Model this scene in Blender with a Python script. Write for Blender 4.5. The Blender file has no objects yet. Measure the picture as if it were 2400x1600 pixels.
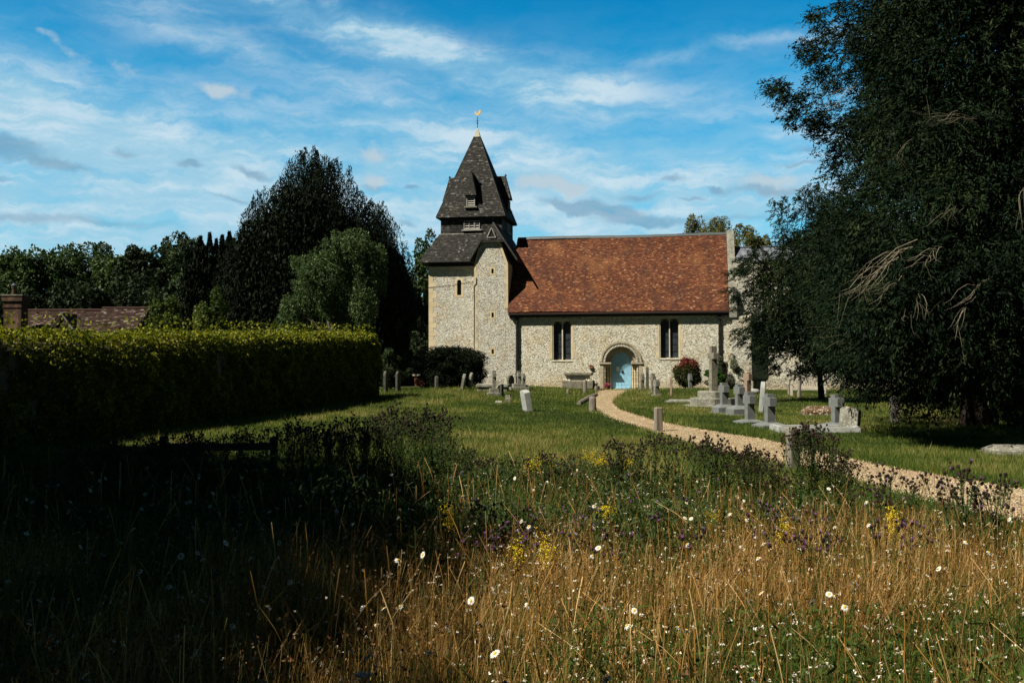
import bpy, math, random
import numpy as np
from mathutils import Vector, Matrix
R = math.radians
PI = math.pi
SC = bpy.context.scene
COL = SC.collection
rng = np.random.default_rng(7)
random.seed(11)

# ------------------------------------------------------------------ camera
EYE = 1.75
PITCH, ROLL, FPX = R(1.23), R(0.15), 2333.0
cam = bpy.data.cameras.new("camera"); cam.sensor_width = 36.0; cam.lens = 35.0
cam.clip_start = 0.05; cam.clip_end = 6000
camo = bpy.data.objects.new("camera", cam); COL.objects.link(camo)
camo.matrix_world = Matrix.Translation((0, 0, EYE)) @ Matrix.Rotation(R(90) + PITCH, 4, 'X') @ Matrix.Rotation(-ROLL, 4, 'Z')
SC.camera = camo
SC.view_settings.view_transform = 'Standard'; SC.view_settings.look = 'None'
SC.view_settings.exposure = 0.72; SC.view_settings.gamma = 1.0
SC.view_settings.use_curve_mapping = False
SC.cycles.max_bounces = 6; SC.cycles.diffuse_bounces = 3; SC.cycles.glossy_bounces = 2
SC.cycles.transmission_bounces = 3; SC.cycles.transparent_max_bounces = 6
SC.cycles.sample_clamp_indirect = 4.0

# ------------------------------------------------------------------ sun
SUN_AZ, SUN_EL = 240.0, 49.0          # degrees clockwise from +Y
sd = Vector((math.sin(R(SUN_AZ)) * math.cos(R(SUN_EL)), math.cos(R(SUN_AZ)) * math.cos(R(SUN_EL)), math.sin(R(SUN_EL))))
sl = bpy.data.lights.new("sun", 'SUN'); sl.energy = 5.0; sl.angle = R(0.5); sl.color = (1.0, 0.93, 0.77)
so = bpy.data.objects.new("sun", sl); COL.objects.link(so)
so.rotation_euler = sd.to_track_quat('Z', 'Y').to_euler(); so.location = (-30, -20, 40)

# ------------------------------------------------------------------ node helper
class NT:
    def __init__(s, tree):
        s.t = tree; tree.nodes.clear()
    def n(s, kind, **kw):
        nd = s.t.nodes.new(kind)
        for k, v in kw.items():
            if k == 'ins':
                for i, val in v.items():
                    s.set(nd, i, val)
            else: setattr(nd, k, v)
        return nd
    def set(s, nd, i, val):
        sock = nd.inputs[i]
        if isinstance(val, bpy.types.NodeSocket): s.t.links.new(val, sock)
        else: sock.default_value = val
    def math(s, op, a, b=0.0, c=0.0, clamp=False):
        return s.n('ShaderNodeMath', operation=op, use_clamp=clamp, ins={0: a, 1: b, 2: c}).outputs[0]
    def mix(s, f, a, b, mode='MIX'):
        nd = s.n('ShaderNodeMix', data_type='RGBA', blend_type=mode, clamp_factor=True)
        s.set(nd, 0, f); s.set(nd, 6, a if isinstance(a, bpy.types.NodeSocket) else (*a[:3], 1)); s.set(nd, 7, b if isinstance(b, bpy.types.NodeSocket) else (*b[:3], 1))
        return nd.outputs[2]
    def ramp(s, f, stops, interp='LINEAR'):
        nd = s.n('ShaderNodeValToRGB'); nd.color_ramp.interpolation = interp
        cr = nd.color_ramp
        while len(cr.elements) < len(stops): cr.elements.new(0.5)
        for e, (p, c) in zip(cr.elements, stops):
            e.position = p; e.color = (*c, 1) if not isinstance(c, (int, float)) else (c, c, c, 1)
        s.set(nd, 0, f); return nd.outputs[0]
    def noise(s, vec, scale, detail=3, rough=.55, dist=0.0, col=False):
        nd = s.n('ShaderNodeTexNoise', ins={'Scale': scale, 'Detail': detail, 'Roughness': rough, 'Distortion': dist})
        if vec is not None: s.set(nd, 'Vector', vec)
        return nd.outputs[1 if col else 0]
    def vor(s, vec, scale, feature='F1', out=0, rnd=1.0):
        nd = s.n('ShaderNodeTexVoronoi', feature=feature, ins={'Scale': scale, 'Randomness': rnd})
        if vec is not None: s.set(nd, 'Vector', vec)
        return nd.outputs[out]
    def mapping(s, vec, scale=(1, 1, 1), loc=(0, 0, 0), rot=(0, 0, 0), typ='POINT'):
        return s.n('ShaderNodeMapping', vector_type=typ, ins={0: vec, 1: loc, 2: rot, 3: scale}).outputs[0]
    def step(s, x, a, b):
        return s.n('ShaderNodeMapRange', interpolation_type='SMOOTHSTEP', ins={0: x, 1: a, 2: b, 3: 0.0, 4: 1.0}).outputs[0]

# ------------------------------------------------------------------ sky
W = bpy.data.worlds.new("World"); SC.world = W; W.use_nodes = True
nt = NT(W.node_tree)
sky = nt.n('ShaderNodeTexSky', sky_type='NISHITA', sun_disc=False, sun_elevation=R(SUN_EL), sun_rotation=R(SUN_AZ), altitude=50, air_density=1.0, dust_density=0.6, ozone_density=2.0)
SKY_S = 0.062; XS = 2 ** -0.72
tc = nt.n('ShaderNodeTexCoord').outputs['Generated']
sx = nt.n('ShaderNodeSeparateXYZ', ins={0: tc})
az = nt.math('ARCTAN2', sx.outputs[0], sx.outputs[1])
el = nt.math('ARCSINE', sx.outputs[2])
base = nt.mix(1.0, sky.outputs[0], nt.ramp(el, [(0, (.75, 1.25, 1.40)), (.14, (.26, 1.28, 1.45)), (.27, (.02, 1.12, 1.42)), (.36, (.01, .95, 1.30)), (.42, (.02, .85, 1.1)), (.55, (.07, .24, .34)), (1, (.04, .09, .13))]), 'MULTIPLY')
ae = nt.n('ShaderNodeCombineXYZ', ins={0: az, 1: el}).outputs[0]
def wob(scale, amt):
    c = nt.noise(ae, scale, 5, .6, col=True)
    v = nt.n('ShaderNodeVectorMath', operation='SUBTRACT', ins={0: c, 1: (.5, .5, .5)}).outputs[0]
    return nt.n('ShaderNodeVectorMath', operation='SCALE', ins={0: v, 3: amt}).outputs[0]
aw = nt.n('ShaderNodeVectorMath', operation='ADD', ins={0: ae, 1: wob(5, .085)}).outputs[0]
aw2 = nt.n('ShaderNodeVectorMath', operation='ADD', ins={0: ae, 1: wob(22, .030)}).outputs[0]
def gauss(px, py, rx, ry, deg, amp, v):
    m = nt.mapping(v, scale=(rx / FPX, ry / FPX, 1), loc=((px - 1200) / FPX, (850 - py) / FPX, 0), rot=(0, 0, R(-deg)), typ='TEXTURE')
    l = nt.n('ShaderNodeVectorMath', operation='DOT_PRODUCT', ins={0: m, 1: m}).outputs['Value']
    return nt.math('MULTIPLY', nt.math('EXPONENT', nt.math('MULTIPLY', l, -1.0)), amp)
def addup(lst):
    o = lst[0]
    for x in lst[1:]: o = nt.math('ADD', o, x)
    return o
veil = addup([gauss(880, 105, 620, 42, 11, .85, aw), gauss(1130, 200, 420, 48, 14, .55, aw), gauss(1000, 330, 330, 85, 8, .40, aw),
              gauss(150, 330, 380, 80, 9, .85, aw), gauss(480, 420, 480, 90, 8, .80, aw), gauss(1750, 140, 420, 16, -3, .38, aw),
              gauss(1330, 220, 190, 38, 8, .38, aw), gauss(1500, 480, 700, 70, 0, .50, aw), gauss(300, 540, 900, 60, 0, .55, aw),
              gauss(2100, 330, 500, 60, -10, .25, aw), gauss(1250, 400, 420, 60, 6, .45, aw), gauss(600, 180, 420, 30, 12, .35, aw), gauss(330, 60, 260, 60, 14, .35, aw), gauss(-700, 200, 500, 120, -12, .5, aw), gauss(3000, 300, 500, 90, 6, .4, aw)])
streak = nt.noise(nt.mapping(aw2, scale=(1.7, 8.5, 1), rot=(0, 0, R(10))), 3.0, 9, .64)
wisp = nt.noise(nt.mapping(aw2, scale=(5, 13, 1), rot=(0, 0, R(-14))), 5.0, 8, .72)
streak = nt.math('ADD', nt.math('MULTIPLY', streak, .80), nt.math('MULTIPLY', wisp, .20))
veil = nt.math('MULTIPLY', nt.math('MULTIPLY', veil, 1.15), nt.math('ADD', .30, nt.math('MULTIPLY', nt.step(streak, .34, .64), .75)))
hor = nt.math('MULTIPLY', nt.step(el, .38, 0.0), 1.15)
fl = nt.noise(nt.mapping(aw2, scale=(1.6, 6, 1)), 7, 6, .6)
hor = nt.math('MULTIPLY', hor, nt.step(fl, .22, .66))
veil = nt.math('MULTIPLY', nt.math('ADD', veil, hor, clamp=True), nt.step(el, .62, .38))
puff = addup([gauss(165, 35, 120, 26, 6, .8, aw2), gauss(215, 62, 60, 20, 6, .5, aw2), gauss(530, 250, 68, 22, 4, .9, aw2), gauss(700, 285, 45, 12, 0, .5, aw2),
              gauss(870, 372, 46, 20, 4, .8, aw2), gauss(885, 430, 44, 22, 12, .9, aw2), gauss(1262, 434, 62, 24, -4, 1.05, aw2), gauss(1345, 442, 46, 20, 6, .95, aw2),
              gauss(1790, 450, 95, 24, 2, .9, aw2), gauss(172, 170, 26, 12, 20, .5, aw2), gauss(222, 196, 34, 14, 20, .5, aw2), gauss(330, 215, 60, 20, 10, .45, aw2)])
puff = nt.step(nt.math('ADD', puff, nt.math('MULTIPLY', nt.math('SUBTRACT', nt.noise(ae, 45, 7, .65), .5), 1.3)), .22, .95)
grey = addup([gauss(60, 385, 120, 20, 8, .9, aw2), gauss(190, 430, 100, 14, 8, .7, aw2), gauss(60, 465, 70, 13, 4, .7, aw2), gauss(470, 408, 40, 9, 5, .8, aw2),
              gauss(605, 420, 45, 11, 12, .8, aw2), gauss(340, 390, 34, 10, 0, .6, aw2), gauss(560, 478, 70, 8, 8, .6, aw2), gauss(30, 500, 60, 14, 0, .8, aw2),
              gauss(1440, 500, 110, 22, 10, .95, aw2), gauss(1330, 485, 80, 12, 10, .7, aw2), gauss(1490, 462, 70, 12, 4, .6, aw2), gauss(1580, 432, 36, 9, 0, .7, aw2),
              gauss(1675, 455, 24, 8, 0, .7, aw2), gauss(1620, 478, 34, 6, -4, .6, aw2), gauss(1790, 468, 110, 14, 2, .7, aw2), gauss(965, 445, 26, 7, 0, .7, aw2),
              gauss(950, 518, 34, 10, 0, .6, aw2), gauss(870, 445, 46, 12, 10, .5, aw2), gauss(120, 540, 420, 14, 1, .6, aw2), gauss(1650, 525, 260, 12, 0, .5, aw2),
              gauss(1880, 380, 40, 12, 0, .6, aw2), gauss(1860, 412, 70, 8, 0, .6, aw2)])
grey = nt.step(grey, .18, .75)
gr2 = nt.math('MULTIPLY', nt.step(nt.noise(nt.mapping(ae, scale=(1.2, 7, 1)), 16, 5, .55), .58, .72), nt.math('MULTIPLY', nt.step(el, .17, .03), .6))
grey = nt.math('MAXIMUM', grey, gr2)
def C(c, s=1.0): return tuple(x / SKY_S * s * XS for x in c)
c1 = nt.mix(nt.math('MULTIPLY', veil, .9), base, nt.mix(nt.step(streak, .44, .62), C((.36, .62, .78)), C((.64, .78, .86))))
c2 = nt.mix(nt.math('MULTIPLY', puff, .9), c1, C((.50, .62, .70)))
c3 = nt.mix(nt.math('MULTIPLY', grey, .62), c2, C((.17, .33, .48)))
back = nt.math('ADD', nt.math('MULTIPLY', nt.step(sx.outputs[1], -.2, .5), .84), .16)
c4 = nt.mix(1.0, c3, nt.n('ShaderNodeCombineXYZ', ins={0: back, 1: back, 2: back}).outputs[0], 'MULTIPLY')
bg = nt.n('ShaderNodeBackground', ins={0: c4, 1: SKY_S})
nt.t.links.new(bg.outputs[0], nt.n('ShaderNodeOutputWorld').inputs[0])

# ------------------------------------------------------------------ projection helpers (metres from the photograph)
FW = np.array([0, math.cos(PITCH), math.sin(PITCH)]); UP = np.array([0, -math.sin(PITCH), math.cos(PITCH)])
def ray(px, py):
    x = (px - 1200) / FPX; y = (800 - py) / FPX; c, s = math.cos(ROLL), math.sin(ROLL)
    return np.array([x * c + y * s, 0, 0]) + FW + UP * (-x * s + y * c)
def at(px, py, D):
    d = ray(px, py); p = d * (D / d[1]); return (float(p[0]), float(D), float(p[2] + EYE))
def bump(x, y, cx, cy, sx_, sy_): return np.exp(-((x - cx) / sx_) ** 2 - ((y - cy) / sy_) ** 2)
def gz(x, y):
    x = np.asarray(x, float); y = np.asarray(y, float)
    z = .30 * bump(x, y, -2.5, 60, 6.5, 6) + .22 * bump(x, y, 10.5, 57, 3.0, 5) - .06 * bump(x, y, 5.5, 58, 2.0, 6)
    z = z + .04 * np.sin(x * .31 + 1) * np.sin(y * .23) * np.clip((y - 6) / 10, 0, 1) * np.clip((75 - y) / 10, 0, 1)
    return z
def gnd(px, py):
    d = ray(px, py); t = -EYE / d[2]; x, y = d[0] * t, d[1] * t
    for _ in range(6):
        t = (float(gz(x, y)) - EYE) / d[2]; x, y = d[0] * t, d[1] * t
    return (x, y, float(gz(x, y)))

# ------------------------------------------------------------------ object helpers
def tag(o, label=None, cat=None, group=None, kind=None):
    if label: o['label'] = label
    if cat: o['category'] = cat
    if group: o['group'] = group
    if kind: o['kind'] = kind
    return o
def empty(name, loc=(0, 0, 0), rz=0.0, label=None, cat=None, group=None):
    o = bpy.data.objects.new(name, None); COL.objects.link(o); o.location = loc; o.rotation_euler = (0, 0, rz)
    return tag(o, label, cat, group)
class MB:
    def __init__(s): s.v = []; s.f = []; s.t = []
    def add(s, vs, fs, tint=.5):
        b = len(s.v); s.v += [tuple(map(float, p)) for p in vs]; s.f += [tuple(b + i for i in f) for f in fs]
        s.t += (list(tint) if hasattr(tint, '__len__') else [tint] * len(vs)); return s
    def box(s, a, b, tint=.5, M=None):
        vs = [(x, y, z) for z in (a[2], b[2]) for y in (a[1], b[1]) for x in (a[0], b[0])]
        if M is not None: vs = [M @ Vector(p) for p in vs]
        return s.add(vs, [(0, 2, 3, 1), (4, 5, 7, 6), (0, 1, 5, 4), (2, 6, 7, 3), (0, 4, 6, 2), (1, 3, 7, 5)], tint)
    def cbox(s, c, h, tint=.5, M=None, bev=0.0):
        if bev <= 0: return s.box([c[i] - h[i] for i in range(3)], [c[i] + h[i] for i in range(3)], tint, M)
        x, y, z = h; b = bev; base = [(-x + b, -y), (x - b, -y), (x, -y + b), (x, y - b), (x - b, y), (-x + b, y), (-x, y - b), (-x, -y + b)]
        ins = [(px * (1 - b / x), py * (1 - b / y)) for px, py in base]
        vs = [(c[0] + px, c[1] + py, c[2] - z) for px, py in base] + [(c[0] + px, c[1] + py, c[2] + z - b) for px, py in base] + [(c[0] + px, c[1] + py, c[2] + z) for px, py in ins]
        if M is not None: vs = [M @ Vector(p) for p in vs]
        fs = [tuple(range(7, -1, -1)), tuple(range(16, 24))]
        for r in (0, 8):
            for i in range(8): fs.append((r + i, r + (i + 1) % 8, r + 8 + (i + 1) % 8, r + 8 + i))
        return s.add(vs, fs, tint)
    def prism(s, poly, fn, d0, d1, tint=.5):     # poly of (a,b); fn(a,b,d)->xyz
        n = len(poly); vs = [fn(a, b, d0) for a, b in poly] + [fn(a, b, d1) for a, b in poly]
        fs = [tuple(range(n)), tuple(range(2 * n - 1, n - 1, -1))] + [(i, i + n, (i + 1) % n + n, (i + 1) % n) for i in range(n)]
        return s.add(vs, fs, tint)
    def tube(s, pts, rad, n=6, tint=.5, cap=True):
        pts = [Vector(p) for p in pts]
        if not hasattr(rad, '__len__'): rad = [rad] * len(pts)
        b = len(s.v); vs = []; up = Vector((.3, .2, .9))
        for i, p in enumerate(pts):
            d = (pts[min(i + 1, len(pts) - 1)] - pts[max(i - 1, 0)])
            if d.length < 1e-9: d = Vector((0, 0, 1))
            d.normalize(); a = d.cross(up)
            if a.length < .05: a = d.cross(Vector((1, 0, 0)))
            a.normalize(); c = d.cross(a)
            for k in range(n):
                th = 2 * PI * k / n; vs.append(p + (a * math.cos(th) + c * math.sin(th)) * rad[i])
        fs = []
        for i in range(len(pts) - 1):
            for k in range(n): fs.append((i * n + k, i * n + (k + 1) % n, (i + 1) * n + (k + 1) % n, (i + 1) * n + k))
        if cap: fs += [tuple(range(n - 1, -1, -1)), tuple((len(pts) - 1) * n + k for k in range(n))]
        return s.add(vs, fs, tint)
    def lathe(s, prof, n=16, c=(0, 0, 0), tint=.5, ph=0.0):
        vs = [(c[0] + r * math.cos(2 * PI * k / n + ph), c[1] + r * math.sin(2 * PI * k / n + ph), c[2] + z) for r, z in prof for k in range(n)]
        fs = [(i * n + k, i * n + (k + 1) % n, (i + 1) * n + (k + 1) % n, (i + 1) * n + k) for i in range(len(prof) - 1) for k in range(n)]
        fs += [tuple(range(n - 1, -1, -1)), tuple((len(prof) - 1) * n + k for k in range(n))]
        return s.add(vs, fs, tint)
    def build(s, name, mat, parent=None, smooth=False, fix=True):
        me = bpy.data.meshes.new(name); me.from_pydata(s.v, [], s.f)
        a = me.attributes.new('tint', 'FLOAT', 'POINT'); a.data.foreach_set('value', np.array(s.t, np.float32))
        if fix:
            import bmesh
            bm = bmesh.new(); bm.from_mesh(me); bmesh.ops.recalc_face_normals(bm, faces=bm.faces); bm.to_mesh(me); bm.free()
        if mat: me.materials.append(mat)
        if smooth: me.shade_smooth()
        me.update(); o = bpy.data.objects.new(name, me); COL.objects.link(o)
        if parent: o.parent = parent
        return o
def npmesh(name, V, nper, tint, mat, parent=None, faces=None):
    """V: (N, nper, 3) loose polygons (faces=None) or with per-item face index lists."""
    N = V.shape[0]; me = bpy.data.meshes.new(name)
    me.vertices.add(N * nper); me.vertices.foreach_set('co', V.reshape(-1).astype(np.float32))
    if faces is None: faces = [tuple(range(nper))]
    off = (np.arange(N) * nper)[:, None]; loops = []; sizes = []
    for f in faces:
        loops.append(off + np.array(f)[None]); sizes.append(len(f))
    L = np.concatenate(loops, axis=1).reshape(-1)
    tot = np.tile(np.array(sizes), N); st = np.concatenate([[0], np.cumsum(tot)[:-1]])
    me.loops.add(len(L)); me.loops.foreach_set('vertex_index', L.astype(np.int32))
    me.polygons.add(len(tot)); me.polygons.foreach_set('loop_start', st.astype(np.int32)); me.polygons.foreach_set('loop_total', tot.astype(np.int32))
    a = me.attributes.new('tint', 'FLOAT', 'POINT')
    tint = np.asarray(tint, np.float32)
    a.data.foreach_set('value', (np.repeat(tint, nper) if tint.size == N else tint.reshape(-1)))
    me.materials.append(mat); me.update(calc_edges=True)
    o = bpy.data.objects.new(name, me); COL.objects.link(o)
    if parent: o.parent = parent
    return o
def copy_tree(o, parent=None):
    c = o.copy(); COL.objects.link(c); c.parent = parent
    for ch in list(o.children): copy_tree(ch, c)
    return c

# ------------------------------------------------------------------ materials
def mat(name):
    m = bpy.data.materials.new(name); m.use_nodes = True; return m, NT(m.node_tree)
def finish(nt, col, rough=.8, bumpv=None, bstr=.5, bdist=.02, spec=.3, metal=0.0, trans=None):
    b = nt.n('ShaderNodeBsdfPrincipled'); nt.set(b, 'Base Color', col if isinstance(col, bpy.types.NodeSocket) else (*col, 1))
    nt.set(b, 'Roughness', rough); nt.set(b, 'Specular IOR Level', spec); nt.set(b, 'Metallic', metal)
    if bumpv is not None:
        bp = nt.n('ShaderNodeBump', ins={'Strength': bstr, 'Distance': bdist, 'Height': bumpv}); nt.t.links.new(bp.outputs[0], b.inputs['Normal'])
    out = nt.n('ShaderNodeOutputMaterial'); sh = b.outputs[0]
    if trans:
        tr = nt.n('ShaderNodeBsdfTranslucent'); nt.set(tr, 0, trans[1]); ms = nt.n('ShaderNodeMixShader', ins={0: trans[0]})
        nt.t.links.new(sh, ms.inputs[1]); nt.t.links.new(tr.outputs[0], ms.inputs[2]); sh = ms.outputs[0]
    nt.t.links.new(sh, out.inputs[0])
def obj_co(nt): return nt.n('ShaderNodeTexCoord').outputs['Object']
def tintv(nt): return nt.n('ShaderNodeAttribute', attribute_name='tint').outputs['Fac']

def m_flint(name, stone, dark, mortar, sc=9.0, stretch=1.35, ochre=.5):
    m, nt = mat(name); co = obj_co(nt); mp = nt.mapping(co, scale=(1, 1, stretch))
    cell = nt.vor(mp, sc, 'F1', 1); dist = nt.vor(mp, sc, 'F1', 0)
    rnd = nt.n('ShaderNodeSeparateColor', ins={0: cell}).outputs[0]
    sc_ = nt.ramp(rnd, [(0, dark), (.10, stone[0]), (.5, stone[1]), (.85, stone[2]), (1, (.68, .67, .62))])
    edge = nt.step(nt.vor(mp, sc, 'DISTANCE_TO_EDGE', 0), .02, .10)
    c = nt.mix(edge, mortar, sc_)
    big = nt.noise(co, .55, 4, .6)
    c = nt.mix(nt.math('MULTIPLY', nt.step(big, .50, .74), ochre), c, (.80, .62, .36), 'MULTIPLY')
    c2 = nt.mix(nt.math('MULTIPLY', nt.step(nt.noise(co, 1.3, 4, .6), .48, .7), .35), c, (.66, .64, .58))
    fine = nt.noise(co, 22, 4, .7)
    c2 = nt.mix(nt.step(fine, .60, .74), c2, (.10, .09, .075)) if False else nt.mix(.75, c2, nt.ramp(fine, [(.36, .22), (.45, .92), (.7, 1.0)]), 'MULTIPLY')
    h = nt.math('ADD', nt.math('MULTIPLY', edge, .7), nt.math('MULTIPLY', fine, .9))
    finish(nt, c2, .9, h, 1.0, .10, .15); return m
def m_stone(name, c0, c1, lichen=(.55, .54, .48), la=.4, scale=2.5, bs=.5):
    m, nt = mat(name); co = obj_co(nt)
    n = nt.noise(co, scale, 5, .65); c = nt.mix(nt.step(n, .35, .65), c0, c1)
    l = nt.step(nt.noise(co, scale * 4, 5, .7), .54, .62); c = nt.mix(nt.math('MULTIPLY', l, la), c, lichen)
    f = nt.noise(co, 40, 3, .7); c = nt.mix(.5, c, nt.ramp(f, [(.3, .55), (.6, 1.0)]), 'MULTIPLY')
    finish(nt, c, .85, f, bs, .01, .2); return m
def m_tile(name, stops, stain=(.25, .15, .1), moss=None, rough=.85):
    m, nt = mat(name); co = obj_co(nt); t = tintv(nt)
    c = nt.ramp(t, stops)
    big = nt.noise(co, .9, 5, .7); c = nt.mix(nt.math('MULTIPLY', nt.step(big, .46, .66), .60), c, stain)
    c = nt.mix(nt.math('MULTIPLY', nt.step(nt.noise(nt.mapping(co, scale=(1.6, .35, .35)), 1.0, 5, .7), .50, .66), .45), c, stain)
    c = nt.mix(nt.math('MULTIPLY', nt.step(nt.noise(nt.mapping(co, scale=(1, 1, 1), loc=(7, 3, 1)), .45, 4, .6), .52, .68), .35), c, (.30, .13, .05)) if name == 'red_clay_tile' else c
    if moss: c = nt.mix(nt.math('MULTIPLY', nt.step(nt.noise(co, 2.2, 5, .7), .58, .66), .6), c, moss)
    f = nt.noise(co, 30, 3, .7); c = nt.mix(.5, c, nt.ramp(f, [(.3, .5), (.6, 1.0)]), 'MULTIPLY')
    finish(nt, c, rough, f, .4, .01, .2); return m
def m_plain(name, c, rough=.6, metal=0.0, var=.25, spec=.4):
    m, nt = mat(name); co = obj_co(nt); n = nt.noise(co, 14, 4, .65)
    cc = nt.mix(var, c, nt.ramp(n, [(.25, .35), (.7, 1.0)]), 'MULTIPLY'); finish(nt, cc, rough, n, .2, .01, spec, metal); return m
def m_wood(name, c0, c1, ax=2):
    m, nt = mat(name); co = obj_co(nt); s = [18, 18, 18]; s[ax] = 1.2
    n = nt.noise(nt.mapping(co, scale=s), 1.5, 5, .65); c = nt.mix(nt.step(n, .3, .7), c0, c1); finish(nt, c, .85, n, .6, .01, .2); return m
def m_leaf(name, stops, trans=.25, tcol=None, rough=.6, spec=.12):
    m, nt = mat(name); t = tintv(nt); c = nt.ramp(t, stops)
    tc_ = nt.mix(1.0, c, tcol or (1.3, 1.5, .7), 'MULTIPLY')
    finish(nt, c, rough, spec=spec, trans=(trans, tc_) if trans else None); return m

M_FLINT = m_flint('flint_rubble', [(.56, .52, .41), (.76, .71, .56), (.86, .83, .72)], (.13, .12, .09), (.76, .67, .49), 9.5, 1.3, .8)
M_FLINT2 = m_flint('coursed_flint', [(.44, .42, .36), (.66, .63, .53), (.82, .80, .71)], (.09, .085, .075), (.62, .57, .43), 10.5, 1.8, .4)
M_BUFF = m_stone('buff_limestone', (.52, .42, .26), (.62, .54, .38), (.42, .38, .28), .5, 1.6)
M_PALE = m_stone('pale_limestone', (.50, .45, .35), (.66, .62, .52), (.30, .27, .2), .4, 3)
M_TOOTH = m_stone('pale_carved_stone', (.60, .56, .46), (.78, .74, .64), (.5, .47, .4), .2, 5)
M_ARCH = m_stone('weathered_arch_stone', (.30, .26, .19), (.46, .41, .31), (.24, .22, .17), .6, 5)
M_OLDST = m_stone('weathered_stone', (.12, .11, .085), (.22, .20, .16), (.34, .33, .28), .6, 5)
M_GRANITE = m_stone('grey_granite', (.125, .135, .135), (.17, .18, .18), (.22, .23, .23), .15, 6, .15)
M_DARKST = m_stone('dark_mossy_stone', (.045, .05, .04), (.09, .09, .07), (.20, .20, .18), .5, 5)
M_LICH = m_stone('lichened_stone', (.14, .135, .11), (.24, .235, .20), (.42, .42, .38), .7, 4)
M_WHITEST = m_stone('white_marble', (.30, .31, .31), (.42, .43, .42), (.22, .23, .20), .4, 3)
M_PINKST = m_stone('pink_sandstone', (.22, .15, .11), (.30, .22, .17), (.32, .29, .25), .5, 5)
M_RED = m_tile('red_clay_tile', [(0, (.036, .015, .011)), (.3, (.082, .028, .016)), (.62, (.135, .046, .022)), (.88, (.20, .074, .032)), (.96, (.26, .125, .060)), (1, (.36, .22, .13))], (.055, .024, .020))
M_SHING = m_tile('oak_shingle', [(0, (.014, .0135, .013)), (.5, (.033, .032, .031)), (.88, (.064, .062, .059)), (1, (.16, .155, .15))], (.026, .025, .024), (.07, .062, .028))
M_SLATE = m_tile('grey_slate', [(0, (.10, .11, .14)), (1, (.22, .24, .28))], (.08, .09, .11))
M_HTILE = m_tile('old_brown_tile', [(0, (.02, .011, .010)), (.8, (.065, .033, .026)), (1, (.26, .22, .19))], (.02, .012, .010))
M_BRICK = m_tile('chimney_brick', [(0, (.03, .016, .012)), (1, (.085, .048, .034))])
M_REDBRICK = m_tile('red_brick', [(0, (.12, .04, .022)), (1, (.24, .09, .05))])
M_LEAD = m_plain('lead_sheet', (.075, .088, .10), .5, .2)
M_GOLD = m_plain('gilt_copper', (.85, .58, .22), .45, .3, .1)
M_CAP = m_stone('pale_copper_cap', (.36, .36, .27), (.52, .50, .42), (.30, .36, .28), .4, 6)
M_BLACK = m_plain('black_iron', (.012, .012, .014), .5, .0, .3)
M_VOID = m_plain('dark_interior', (.01, .01, .011), .9)
M_LOUV = m_wood('grey_louvre_board', (.20, .19, .18), (.38, .37, .35), 0)
M_OAK = m_wood('weathered_oak', (.12, .10, .085), (.27, .24, .20), 2)
M_OAKX = m_wood('dark_fence_rail', (.06, .055, .05), (.15, .13, .11), 0)
M_TEAK = m_wood('silver_teak', (.34, .30, .25), (.50, .46, .40), 0)
M_PLAS = m_stone('pale_render', (.42, .40, .35), (.50, .48, .42), (.30, .29, .25), .4, 2)
M_PAPER = m_plain('white_paper', (.80, .82, .82), .7, 0, .05)
M_TRUNK = m_wood('tree_bark', (.05, .038, .03), (.13, .10, .075), 2)
M_YEWBARK = m_wood('yew_bark', (.015, .011, .009), (.04, .027, .021), 2)
M_DEAD = m_wood('dead_branch_wood', (.10, .085, .06), (.20, .175, .13), 0)

def m_blue():
    m, nt = mat('blue_door_paint'); co = obj_co(nt); n = nt.noise(co, 6, 4, .6)
    c = nt.mix(nt.step(n, .4, .7), (.22, .43, .60), (.31, .55, .72))
    st = nt.vor(nt.mapping(co, scale=(1, 0, 1)), 11.0, 'F1', 0, 0.0)
    c = nt.mix(nt.step(st, .22, .14), c, (.05, .20, .30)); finish(nt, c, .55, n, .2, .01); return m
M_BLUE = m_blue()
def m_glass():
    m, nt = mat('leaded_glass'); co = obj_co(nt)
    w1 = nt.mapping(co, scale=(1, 0, 1), rot=(0, R(0), 0))
    s = nt.n('ShaderNodeSeparateXYZ', ins={0: w1})
    a = nt.math('ADD', nt.math('MULTIPLY', s.outputs[0], 7.5), nt.math('MULTIPLY', s.outputs[2], 5.2))
    b = nt.math('SUBTRACT', nt.math('MULTIPLY', s.outputs[0], 7.5), nt.math('MULTIPLY', s.outputs[2], 5.2))
    fa = nt.math('ABSOLUTE', nt.math('SUBTRACT', nt.math('FRACT', a), .5)); fb = nt.math('ABSOLUTE', nt.math('SUBTRACT', nt.math('FRACT', b), .5))
    lead = nt.step(nt.math('MINIMUM', fa, fb), .09, .05)
    c = nt.mix(lead, nt.mix(nt.step(nt.noise(co, 3, 2), .4, .65), (.006, .009, .013), (.018, .026, .036)), (.075, .085, .095))
    finish(nt, c, nt.math('ADD', .18, nt.math('MULTIPLY', lead, .5)), nt.noise(co, 7, 2), .25, .02, .35); return m
M_GLASS = m_glass()

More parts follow.
